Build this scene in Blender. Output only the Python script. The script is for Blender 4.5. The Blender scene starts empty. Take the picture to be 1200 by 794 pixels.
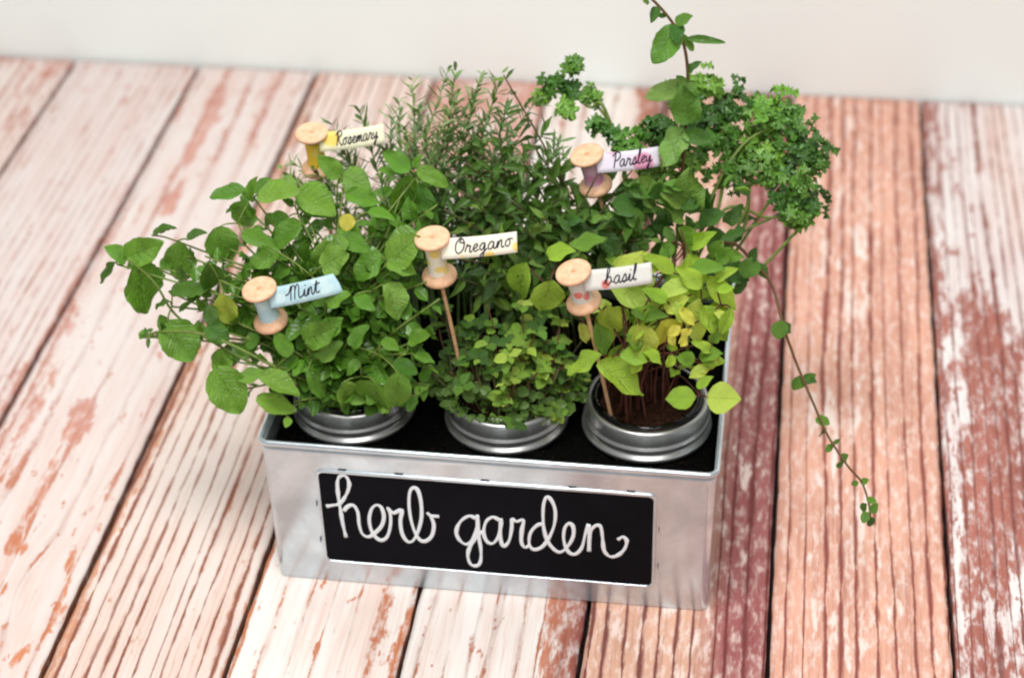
import bpy, math, random
import numpy as np
from mathutils import Vector, Matrix, noise as mnoise
PI = math.pi
scene = bpy.context.scene
col = scene.collection

# ------------------------------------------------------------------ camera
cam_data = bpy.data.cameras.new('camera')
cam = bpy.data.objects.new('camera', cam_data); col.objects.link(cam); scene.camera = cam
CAM_RIGHT = Vector((0.98991, 0.13968, -0.02331)); CAM_FWD = Vector((-0.12590, 0.79240, -0.59680)).normalized()
CAM_RIGHT = (CAM_RIGHT - CAM_FWD * CAM_RIGHT.dot(CAM_FWD)).normalized(); CAM_UP = CAM_RIGHT.cross(CAM_FWD)
CAM_POS = Vector((0.15559, -0.85838, 0.85082))
cam.matrix_world = Matrix((( CAM_RIGHT.x, CAM_UP.x, -CAM_FWD.x, CAM_POS.x), (CAM_RIGHT.y, CAM_UP.y, -CAM_FWD.y, CAM_POS.y),
                           (CAM_RIGHT.z, CAM_UP.z, -CAM_FWD.z, CAM_POS.z), (0, 0, 0, 1)))
cam_data.sensor_width = 36; cam_data.lens = 67.26; cam_data.clip_start = .05; cam_data.clip_end = 50
cam_data.dof.use_dof = True; cam_data.dof.focus_distance = 1.13; cam_data.dof.aperture_fstop = 5.0
# ------------------------------------------------------------------ light
world = bpy.data.worlds.new('World'); scene.world = world; world.use_nodes = True
bgn = world.node_tree.nodes['Background']; bgn.inputs[0].default_value = (1, 1, .995, 1); bgn.inputs[1].default_value = .27
def area(name, loc, target, size, power, colr):
    l = bpy.data.lights.new(name, 'AREA'); l.shape = 'RECTANGLE'; l.size = size[0]; l.size_y = size[1]; l.energy = power; l.color = colr
    o = bpy.data.objects.new(name, l); col.objects.link(o); o.location = loc
    o.rotation_euler = (Vector(target) - Vector(loc)).to_track_quat('-Z', 'Y').to_euler(); return o
area('overhead_key', (-.12, -.25, 1.65), (.02, .15, .1), (.6, .5), 17.5, (1, .995, .98))  # area lamp added overhead as key light, for more contrast in the foliage
area('front_fill', (.30, -1.25, 1.85), (.05, .4, .1), (1.2, 1.0), 20.5, (1, 1, .985))  # fill lamp added above the camera to brighten wall, bin front and leaves
vs = scene.view_settings; vs.view_transform = 'Standard'; vs.look = 'None'; vs.exposure = 0.05; vs.gamma = 1
try: vs.use_curve_mapping = False
except Exception: pass
scene.cycles.filter_width = 2.2

# ------------------------------------------------------------------ helpers
def srgb(r, g, b):
    f = lambda c: c / 12.92 if c <= .04045 else ((c + .055) / 1.055) ** 2.4
    return (f(r / 255), f(g / 255), f(b / 255), 1)
def tag(o, label=None, cat=None, group=None, kind=None):
    for k, v in (('label', label), ('category', cat), ('group', group), ('kind', kind)):
        if v: o[k] = v
    return o
def mesh(name, verts, faces, smooth=True, uvs=None):
    me = bpy.data.meshes.new(name); me.from_pydata([tuple(v) for v in verts], [], [tuple(f) for f in faces])
    if smooth: me.polygons.foreach_set('use_smooth', [True] * len(me.polygons))
    if uvs is not None:
        l = me.uv_layers.new(name='UVMap'); idx = np.zeros(len(me.loops), 'i'); me.loops.foreach_get('vertex_index', idx)
        l.data.foreach_set('uv', np.array(uvs, 'f')[idx].ravel())
    me.update(); return me
def link(name, me, mat, parent=None, loc=None):
    if mat is not None and not me.materials: me.materials.append(mat)
    o = bpy.data.objects.new(name, me); col.objects.link(o)
    if parent is not None: o.parent = parent
    if loc is not None: o.location = loc
    return o
def empty(name, loc):
    o = bpy.data.objects.new(name, None); o.empty_display_size = .01; col.objects.link(o); o.location = loc; return o
class MB:
    def __init__(s): s.v = []; s.f = []
    def add(s, v, f):
        n = len(s.v); s.v += [tuple(a) for a in v]; s.f += [tuple(i + n for i in q) for q in f]; return s
    def build(s, name, mat, parent=None, smooth=True, origin=(0, 0, 0)):
        o = Vector(origin); return link(name, mesh(name, [Vector(v) - o for v in s.v], s.f, smooth), mat, parent)
def spline(pts, n=6):
    P = [Vector(p) for p in pts]
    if len(P) < 3: return [P[0].lerp(P[-1], i / n) for i in range(n + 1)]
    P = [P[0] * 2 - P[1]] + P + [P[-1] * 2 - P[-2]]; out = []
    for i in range(1, len(P) - 2):
        a, b, c, d = P[i - 1:i + 3]
        for k in range(n):
            t = k / n; out.append(.5 * ((2 * b) + (c - a) * t + (2 * a - 5 * b + 4 * c - d) * t * t + (3 * b - a - 3 * c + d) * t ** 3))
    out.append(P[-2]); return out
def tube(pts, rad, seg=6, cap=True, flat=None):
    """sweep: pts list of Vector, rad float or function(t); flat=(axis Vector, factor) squashes along an axis"""
    pts = [Vector(p) for p in pts]; n = len(pts); v = []; f = []
    ref = Vector((.31, .17, .93)); prev = None
    for i, p in enumerate(pts):
        t = (pts[min(i + 1, n - 1)] - pts[max(i - 1, 0)])
        t = t.normalized() if t.length > 1e-9 else Vector((0, 0, 1))
        a = (prev if prev is not None else ref); a = (a - t * a.dot(t))
        if a.length < 1e-4: a = Vector((1, 0, 0)) - t * t.x
        a.normalize(); prev = a; b = t.cross(a)
        r = rad(i / max(n - 1, 1)) if callable(rad) else rad
        for k in range(seg):
            w = 2 * PI * k / seg; d = (a * math.cos(w) + b * math.sin(w)) * r
            if flat: d -= flat[0] * d.dot(flat[0]) * (1 - flat[1])
            v.append(p + d)
    for i in range(n - 1):
        for k in range(seg):
            f.append((i * seg + k, i * seg + (k + 1) % seg, (i + 1) * seg + (k + 1) % seg, (i + 1) * seg + k))
    if cap:
        f.append(tuple(range(seg))[::-1]); f.append(tuple((n - 1) * seg + k for k in range(seg)))
    return v, f
def lathe(prof, seg=40, closed=False):
    v = []; f = []; n = len(prof)
    for r, z in prof:
        for k in range(seg): v.append((r * math.cos(2 * PI * k / seg), r * math.sin(2 * PI * k / seg), z))
    for i in range(n if closed else n - 1):
        j = (i + 1) % n
        for k in range(seg): f.append((i * seg + k, i * seg + (k + 1) % seg, j * seg + (k + 1) % seg, j * seg + k))
    return v, f
# ---- node helper
class NT:
    def __init__(s, name):
        s.m = bpy.data.materials.new(name); s.m.use_nodes = True; s.t = s.m.node_tree; s.n = s.t.nodes
        s.b = s.n['Principled BSDF']; s.o = s.n['Material Output']
    def node(s, typ, **kw):
        x = s.n.new(typ)
        for k, v in kw.items(): setattr(x, k, v)
        return x
    def put(s, sock, v):
        if isinstance(v, bpy.types.NodeSocket): s.t.links.new(v, sock)
        else: sock.default_value = v
    def math(s, op, a, b=0.0, c=None, clamp=False):
        x = s.node('ShaderNodeMath', operation=op, use_clamp=clamp); s.put(x.inputs[0], a); s.put(x.inputs[1], b)
        if c is not None: s.put(x.inputs[2], c)
        return x.outputs[0]
    def mix(s, fac, a, b, blend='MIX'):
        x = s.node('ShaderNodeMix', data_type='RGBA', blend_type=blend); s.put(x.inputs['Factor'], fac); s.put(x.inputs[6], a); s.put(x.inputs[7], b)
        return x.outputs[2]
    def smooth(s, v, lo, hi, a=0.0, b=1.0):
        x = s.node('ShaderNodeMapRange', interpolation_type='SMOOTHSTEP'); s.put(x.inputs[0], v); s.put(x.inputs[1], lo); s.put(x.inputs[2], hi); s.put(x.inputs[3], a); s.put(x.inputs[4], b)
        return x.outputs[0]
    def noise(s, vec, scale=1, detail=3, rough=.5, dist=0):
        x = s.node('ShaderNodeTexNoise'); s.put(x.inputs['Vector'], vec); x.inputs['Scale'].default_value = scale; x.inputs['Detail'].default_value = detail
        x.inputs['Roughness'].default_value = rough; x.inputs['Distortion'].default_value = dist; return x.outputs[0]
    def attr(s, name): return s.node('ShaderNodeAttribute', attribute_name=name)
    def xyz(s, x, y, z):
        c = s.node('ShaderNodeCombineXYZ'); s.put(c.inputs[0], x); s.put(c.inputs[1], y); s.put(c.inputs[2], z); return c.outputs[0]
    def obj(s): return s.node('ShaderNodeTexCoord').outputs['Object']
    def bump(s, h, strength=.3, dist=.001):
        x = s.node('ShaderNodeBump'); x.inputs['Strength'].default_value = strength; x.inputs['Distance'].default_value = dist; s.put(x.inputs['Height'], h)
        s.put(s.b.inputs['Normal'], x.outputs[0]); return x.outputs[0]
    def set(s, **kw):
        for k, v in kw.items(): s.put(s.b.inputs[k.replace('_', ' ')], v)
        return s

# ------------------------------------------------------------------ materials
def mat_plank():
    T = NT('weathered_painted_wood')
    sep = T.node('ShaderNodeSeparateXYZ'); T.put(sep.inputs[0], T.attr('pos').outputs['Vector'])
    u, v = sep.outputs[0], sep.outputs[1]; seed = sep.outputs[2]
    ps = T.node('ShaderNodeSeparateXYZ'); T.put(ps.inputs[0], T.attr('par').outputs['Vector'])
    cover, lstr, freq = ps.outputs[0], ps.outputs[1], ps.outputs[2]
    wood = T.attr('wood').outputs['Color']; dark = T.attr('dark').outputs['Color']; paint = T.attr('paint').outputs['Color']
    n1 = T.noise(T.xyz(T.math('MULTIPLY', u, 14.0), T.math('MULTIPLY', v, 2.2), seed), 1, 2, .5)
    n1b = T.noise(T.xyz(T.math('MULTIPLY', u, 70.0), T.math('MULTIPLY', v, 1.2), seed), 1, 1, .5)
    n1c = T.noise(T.xyz(T.math('MULTIPLY', u, 150.0), T.math('MULTIPLY', v, 22.0), seed), 1, 2, .6)
    uu = T.math('ADD', u, T.math('MULTIPLY', T.math('SUBTRACT', n1, .5), .014))
    ph = T.math('ADD', T.math('MULTIPLY', uu, freq), T.math('MULTIPLY', T.math('SUBTRACT', n1b, .5), 1.1))
    ph = T.math('ADD', ph, T.math('MULTIPLY', T.math('SUBTRACT', n1c, .5), .25))
    d = T.math('MULTIPLY', T.math('ABSOLUTE', T.math('SUBTRACT', T.math('FRACT', ph), .5)), 2.0)
    cell = T.math('FLOOR', T.math('ADD', ph, .5))
    wn = T.node('ShaderNodeTexWhiteNoise', noise_dimensions='2D'); T.put(wn.inputs[0], T.xyz(cell, seed, 0.0))
    lv = T.noise(T.xyz(T.math('MULTIPLY', u, 90.0), T.math('MULTIPLY', v, 24.0), T.math('ADD', seed, 4.0)), 1, 6, .72)
    wid = T.math('MULTIPLY', T.math('ADD', T.math('MULTIPLY', wn.outputs[0], .22), .10), T.smooth(lv, .34, .62, .12, 1.4))
    line = T.smooth(T.math('SUBTRACT', d, T.math('SUBTRACT', 1.0, wid)), T.math('MULTIPLY', wid, -.5), T.math('MULTIPLY', wid, .75))
    # broad grain and fibre
    fib = T.noise(T.xyz(T.math('MULTIPLY', uu, 420.0), T.math('MULTIPLY', v, 14.0), seed), 1, 3, .65)
    broad = T.noise(T.xyz(T.math('MULTIPLY', uu, 45.0), T.math('MULTIPLY', v, 5.0), T.math('ADD', seed, 9.0)), 1, 4, .6)
    # paint mask
    pe = T.noise(T.xyz(T.math('MULTIPLY', uu, 85.0), T.math('MULTIPLY', v, 17.0), T.math('ADD', seed, 2.0)), 1, 7, .66, .3)
    sp = T.noise(T.xyz(T.math('MULTIPLY', u, 240.0), T.math('MULTIPLY', v, 80.0), seed), 1, 4, .65)
    cv = T.math('ADD', cover, T.math('MULTIPLY', T.math('SUBTRACT', pe, .5), 1.75))
    cv = T.math('ADD', cv, T.math('MULTIPLY', T.math('SUBTRACT', sp, .5), .5))
    fk = T.noise(T.xyz(T.math('MULTIPLY', uu, 150.0), T.math('MULTIPLY', v, 55.0), T.math('ADD', seed, 6.0)), 1, 4, .6)
    cv = T.math('SUBTRACT', cv, T.math('MULTIPLY', T.smooth(fk, .60, .70), T.math('MULTIPLY', T.math('SUBTRACT', 1.0, lstr), .75)))
    cv = T.math('SUBTRACT', cv, T.math('MULTIPLY', line, .35))
    mask = T.smooth(cv, .40, .62)
    spk = T.math('MULTIPLY', T.smooth(sp, .69, .74), .55)
    mask = T.math('MULTIPLY', mask, T.math('SUBTRACT', 1.0, spk))
    wcol = T.mix(T.smooth(broad, .3, .72), wood, dark, 'MIX')
    wcol = T.mix(.72, wcol, wood)
    wcol = T.mix(T.smooth(fib, .45, .8, 0, .45), wcol, dark)
    wcol = T.mix(T.smooth(sp, .44, .72, 0, .62), wcol, paint)
    pcol = T.mix(T.smooth(broad, .40, .75, 0, .6), paint, T.mix(.45, wood, paint))
    pcol = T.mix(T.smooth(fib, .50, .8, 0, .32), pcol, wood)
    pcol = T.mix(T.smooth(T.noise(T.xyz(T.math('MULTIPLY', uu, 30.0), T.math('MULTIPLY', v, 7.0), T.math('ADD', seed, 15.0)), 1, 5, .65), .48, .75, 0, .5), pcol, T.mix(.5, wood, paint))
    c = T.mix(mask, wcol, pcol)
    lf = T.math('MULTIPLY', T.math('MULTIPLY', line, lstr), T.math('SUBTRACT', 1.0, T.math('MULTIPLY', mask, .25)))
    ph2 = T.math('ADD', T.math('MULTIPLY', uu, T.math('MULTIPLY', freq, 2.6)), T.math('MULTIPLY', n1c, .8))
    hair = T.smooth(T.math('ABSOLUTE', T.math('SUBTRACT', T.math('FRACT', ph2), .5)), .10, .02)
    hair = T.math('MULTIPLY', T.math('MULTIPLY', hair, T.smooth(broad, .42, .62)), T.math('ADD', T.math('MULTIPLY', lstr, .35), .10))
    c = T.mix(hair, c, T.mix(.5, dark, wood))
    halo = T.math('MULTIPLY', T.math('MULTIPLY', T.smooth(d, T.math('SUBTRACT', 1.0, T.math('MULTIPLY', wid, 2.6)), 1.0), lstr), .55)
    c = T.mix(halo, c, T.mix(.35, wood, dark))
    c = T.mix(lf, c, dark)
    T.set(Base_Color=c, Roughness=T.math('ADD', T.math('MULTIPLY', mask, -.05), .68), **{'Specular_IOR_Level': .3})
    h = T.math('SUBTRACT', T.math('ADD', T.math('MULTIPLY', mask, .5), T.math('MULTIPLY', fib, .25)), T.math('MULTIPLY', lf, 1.0))
    T.bump(h, .45, .0007); return T.m
def mat_leaf(name, vein=.2, veins=6.0, rough=.31, trans=.18, blotch=.25):
    T = NT(name); oi = T.node('ShaderNodeObjectInfo'); uv = T.node('ShaderNodeTexCoord').outputs['UV']
    s = T.node('ShaderNodeSeparateXYZ'); T.put(s.inputs[0], uv); au = T.math('ABSOLUTE', T.math('SUBTRACT', T.math('MULTIPLY', s.outputs[0], 2.0), 1.0))
    ph = T.math('FRACT', T.math('SUBTRACT', T.math('MULTIPLY', s.outputs[1], veins), T.math('MULTIPLY', au, 1.6)))
    dv = T.math('ABSOLUTE', T.math('SUBTRACT', ph, .5)); side = T.smooth(dv, .10, 0.0)
    mid = T.smooth(au, .075, .0); vm = T.math('MAXIMUM', T.math('MULTIPLY', side, .55), mid)
    nz = T.noise(T.obj(), 3.2, 3, .6); fine = T.noise(T.obj(), 26, 2, .6)
    base = oi.outputs['Color']
    c = T.mix(T.smooth(nz, .38, .72, 0, blotch), base, T.mix(1.0, base, (.52, .62, .45, 1), 'MULTIPLY'))
    c = T.mix(T.smooth(fine, .5, .75, 0, .2), c, T.mix(1.0, base, (1.35, 1.25, 1.3, 1), 'MULTIPLY'))
    c = T.mix(T.math('MULTIPLY', vm, vein), c, T.mix(.5, base, (.42, .55, .2, 1)))
    T.set(Base_Color=c, Roughness=rough, **{'Specular_IOR_Level': .6})
    h = T.math('SUBTRACT', T.math('MULTIPLY', fine, .3), vm); T.bump(h, .45, .03)
    tr = T.node('ShaderNodeBsdfTranslucent'); T.put(tr.inputs[0], T.mix(1.0, c, (1.25, 1.3, .7, 1), 'MULTIPLY'))
    mx = T.node('ShaderNodeMixShader'); mx.inputs[0].default_value = trans; T.put(mx.inputs[1], T.b.outputs[0]); T.put(mx.inputs[2], tr.outputs[0])
    T.put(T.o.inputs[0], mx.outputs[0]); return T.m
def mat_plain(name, c, rough=.6, var=.25, scale=60, metal=0, spec=.4, bump=.15, dist=.0005, c2=None):
    T = NT(name); n = T.noise(T.obj(), scale, 4, .6)
    T.set(Base_Color=T.mix(T.smooth(n, .3, .75, 0, 1), c, c2 if c2 else tuple(a * (1 - var) for a in c[:3]) + (1,)), Roughness=rough, Metallic=metal, **{'Specular_IOR_Level': spec})
    if bump: T.bump(n, bump, dist)
    return T.m
def mat_galv():
    T = NT('galvanised_steel'); o = T.obj()
    vo = T.node('ShaderNodeTexVoronoi'); T.put(vo.inputs['Vector'], o); vo.inputs['Scale'].default_value = 90
    n = T.noise(o, 24, 5, .65, .6); n2 = T.noise(o, 300, 2, .6)
    c = T.mix(T.smooth(n, .3, .7), (.78, .86, .92, 1), (.58, .65, .70, 1)); bw = T.node('ShaderNodeRGBToBW'); T.put(bw.inputs[0], vo.outputs['Color']); c = T.mix(T.math('MULTIPLY', bw.outputs[0], .30), c, (.48, .50, .53, 1))
    T.set(Base_Color=c, Metallic=.70, Roughness=T.math('ADD', T.math('ADD', .14, T.math('MULTIPLY', n, .12)), T.math('MULTIPLY', n2, .05)))
    T.bump(T.noise(o, 22, 2, .5), .07, .002); return T.m
def mat_band():
    T = NT('tinned_lid_band'); o = T.obj(); n = T.noise(o, 120, 3, .6)
    T.set(Base_Color=T.mix(n, (.58, .57, .56, 1), (.46, .45, .44, 1)), Metallic=.9, Roughness=T.math('ADD', .28, T.math('MULTIPLY', n, .06))); return T.m
def mat_glass():
    T = NT('jar_glass'); T.set(Base_Color=(.93, .97, .95, 1), Roughness=.03, IOR=1.45, **{'Transmission_Weight': 1.0})
    T.bump(T.noise(T.obj(), 60, 1, .5), .08, .001); return T.m
def mat_tape(name, base, spots, scale=130, thr=.42, pos2=None):
    T = NT(name); o = T.obj(); vo = T.node('ShaderNodeTexVoronoi'); T.put(vo.inputs['Vector'], o); vo.inputs['Scale'].default_value = scale
    n = T.noise(o, 500, 2, .6)
    c = T.mix(T.smooth(vo.outputs['Distance'], thr, thr * .7, 0, .9), base, spots); c = T.mix(T.smooth(n, .4, .7, 0, .15), c, (.5, .5, .48, 1))
    c = T.mix(T.smooth(T.noise(o, 70, 1, .5), .5, .7, 0, .3), c, pos2 or base)
    T.set(Base_Color=c, Roughness=.65); T.bump(n, .1, .0003); return T.m
M_PLANK = mat_plank()
M_MINT = mat_leaf('mint_leaf_green'); M_BASIL = mat_leaf('basil_leaf_lime', .3, 5, .45, .28, .18); M_OREG = mat_leaf('oregano_leaf_green', .25, 4, .5, .2)
M_NARROW = mat_leaf('narrow_leaf_green', .3, 9, .36, .18); M_PARS = mat_leaf('parsley_green', .2, 4, .4, .16, .4); M_ROSE = mat_leaf('rosemary_green', .1, 3, .5, .15)
M_STEM = mat_plain('green_stem', srgb(112, 138, 58), .5, .4, 300, c2=srgb(100, 112, 48)); M_STEMRED = mat_plain('reddish_stem', srgb(104, 62, 42), .5, .4, 300, c2=srgb(92, 84, 42))
M_STEMBR = mat_plain('brown_stem', srgb(98, 52, 38), .55, .4, 300, c2=srgb(66, 32, 24))
M_STEMDARK = mat_plain('dark_stem', srgb(80, 92, 48), .55, .4, 300, c2=srgb(95, 70, 50))
M_GALV = mat_galv(); M_BAND = mat_band(); M_GLASS = mat_glass()
M_BLACK = mat_plain('chalkboard_black', (.006, .006, .009, 1), .75, .3, 40, spec=.08, bump=.05)
M_CHALK = mat_plain('white_chalk_ink', srgb(244, 250, 255), .8, .05, 900, bump=.1)
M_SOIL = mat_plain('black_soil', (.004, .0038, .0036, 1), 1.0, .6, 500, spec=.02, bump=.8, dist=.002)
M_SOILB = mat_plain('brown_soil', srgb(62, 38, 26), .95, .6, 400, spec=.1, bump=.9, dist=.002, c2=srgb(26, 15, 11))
M_CRUMB = mat_plain('soil_crumb', srgb(30, 22, 18), 1.0, .6, 90, spec=.0, c2=srgb(12, 9, 8))
M_WOODLT = mat_plain('pale_turned_wood', srgb(238, 196, 160), .55, .15, 240, c2=srgb(222, 168, 130))
M_STICK = mat_plain('bamboo_stick', srgb(222, 180, 138), .6, .2, 300, c2=srgb(196, 146, 104))
M_INK = mat_plain('navy_ink', srgb(28, 28, 48), .6, .2, 500, bump=0)
M_DARKWOOD = mat_plain('dark_underlay', (.02, .009, .008, 1), .9, .4, 50)
M_WALL = mat_plain('white_backdrop', srgb(244, 250, 247), .85, .02, 8, spec=.2, bump=.05)
M_TAB = mat_plain('dark_slot', (.05, .05, .06, 1), .5, .2, 100)

SIGN_STROKES = [[(-0.1004, 0.0647), (-0.0958, 0.0661), (-0.0912, 0.0682), (-0.0863, 0.0768), (-0.0843, 0.0848), (-0.086, 0.0906), (-0.0894, 0.0904), (-0.0916, 0.0854), (-0.092, 0.0739), (-0.0915, 0.0624), (-0.0909, 0.0508), (-0.0897, 0.04)], [(-0.0896, 0.062), (-0.0864, 0.0662), (-0.0829, 0.0672), (-0.0806, 0.0616), (-0.0805, 0.0519), (-0.0791, 0.0442), (-0.0754, 0.0419), (-0.0712, 0.0453), (-0.0663, 0.052), (-0.0643, 0.06), (-0.0655, 0.0674), (-0.0686, 0.0689), (-0.0718, 0.0651), (-0.0738, 0.0565), (-0.073, 0.0474), (-0.0699, 0.0412), (-0.0665, 0.04), (-0.063, 0.0439), (-0.0607, 0.0526), (-0.0601, 0.0618), (-0.0615, 0.0674), (-0.0582, 0.0635), (-0.0528, 0.0664), (-0.0541, 0.0572), (-0.0536, 0.0468), (-0.0507, 0.0406), (-0.0471, 0.0416), (-0.0436, 0.0492), (-0.0407, 0.0612), (-0.0403, 0.074), (-0.0417, 0.0834), (-0.0443, 0.0854), (-0.0468, 0.0816), (-0.0479, 0.0707), (-0.0472, 0.0579), (-0.0451, 0.0477), (-0.0422, 0.0424), (-0.0385, 0.0425), (-0.0347, 0.0475), (-0.0332, 0.0561), (-0.0347, 0.0628), (-0.037, 0.0661), (-0.0347, 0.0637), (-0.0295, 0.0636)], [(-0.0064, 0.0643), (-0.011, 0.0658), (-0.0165, 0.0605), (-0.0193, 0.052), (-0.0174, 0.045), (-0.0131, 0.0422), (-0.0086, 0.0476), (-0.0059, 0.0592), (-0.0056, 0.0674), (-0.0056, 0.0526), (-0.0044, 0.0377), (-0.0052, 0.0279), (-0.0081, 0.0245), (-0.0116, 0.026), (-0.0128, 0.0335), (-0.0106, 0.0418), (-0.0066, 0.0488), (-0.0029, 0.0542)], [(0.0083, 0.0642), (0.0038, 0.0664), (-0.0004, 0.0622), (-0.0022, 0.053), (-0.0004, 0.046), (0.0032, 0.0447), (0.0069, 0.0506), (0.0087, 0.0607), (0.0086, 0.0659), (0.0084, 0.0557), (0.0085, 0.0466), (0.0102, 0.043), (0.0135, 0.048), (0.0153, 0.0581), (0.0159, 0.0657), (0.0185, 0.0643), (0.0228, 0.066), (0.0216, 0.0571), (0.0212, 0.0475), (0.0233, 0.0434), (0.0267, 0.0461)], [(0.0356, 0.0641), (0.0313, 0.0627), (0.027, 0.056), (0.026, 0.0468), (0.0285, 0.0424), (0.0335, 0.0446), (0.038, 0.0522), (0.0417, 0.0641), (0.0424, 0.0755), (0.0402, 0.0836), (0.0373, 0.086), (0.0353, 0.0796), (0.0349, 0.0666), (0.036, 0.0553), (0.0392, 0.0466), (0.0445, 0.0417), (0.0495, 0.0465), (0.0532, 0.0555), (0.0533, 0.0633), (0.0508, 0.0662), (0.048, 0.0615), (0.0475, 0.0516), (0.0501, 0.0429), (0.0544, 0.0411), (0.0585, 0.047), (0.0606, 0.0579), (0.0627, 0.0669)], [(0.0628, 0.0663), (0.0631, 0.0565), (0.063, 0.0443), (0.0635, 0.0582), (0.0664, 0.0655), (0.07, 0.0654), (0.0713, 0.0558), (0.0723, 0.046), (0.076, 0.0414), (0.0808, 0.0431), (0.0849, 0.049), (0.086, 0.0557), (0.0836, 0.0585), (0.0805, 0.0558)]]
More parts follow.
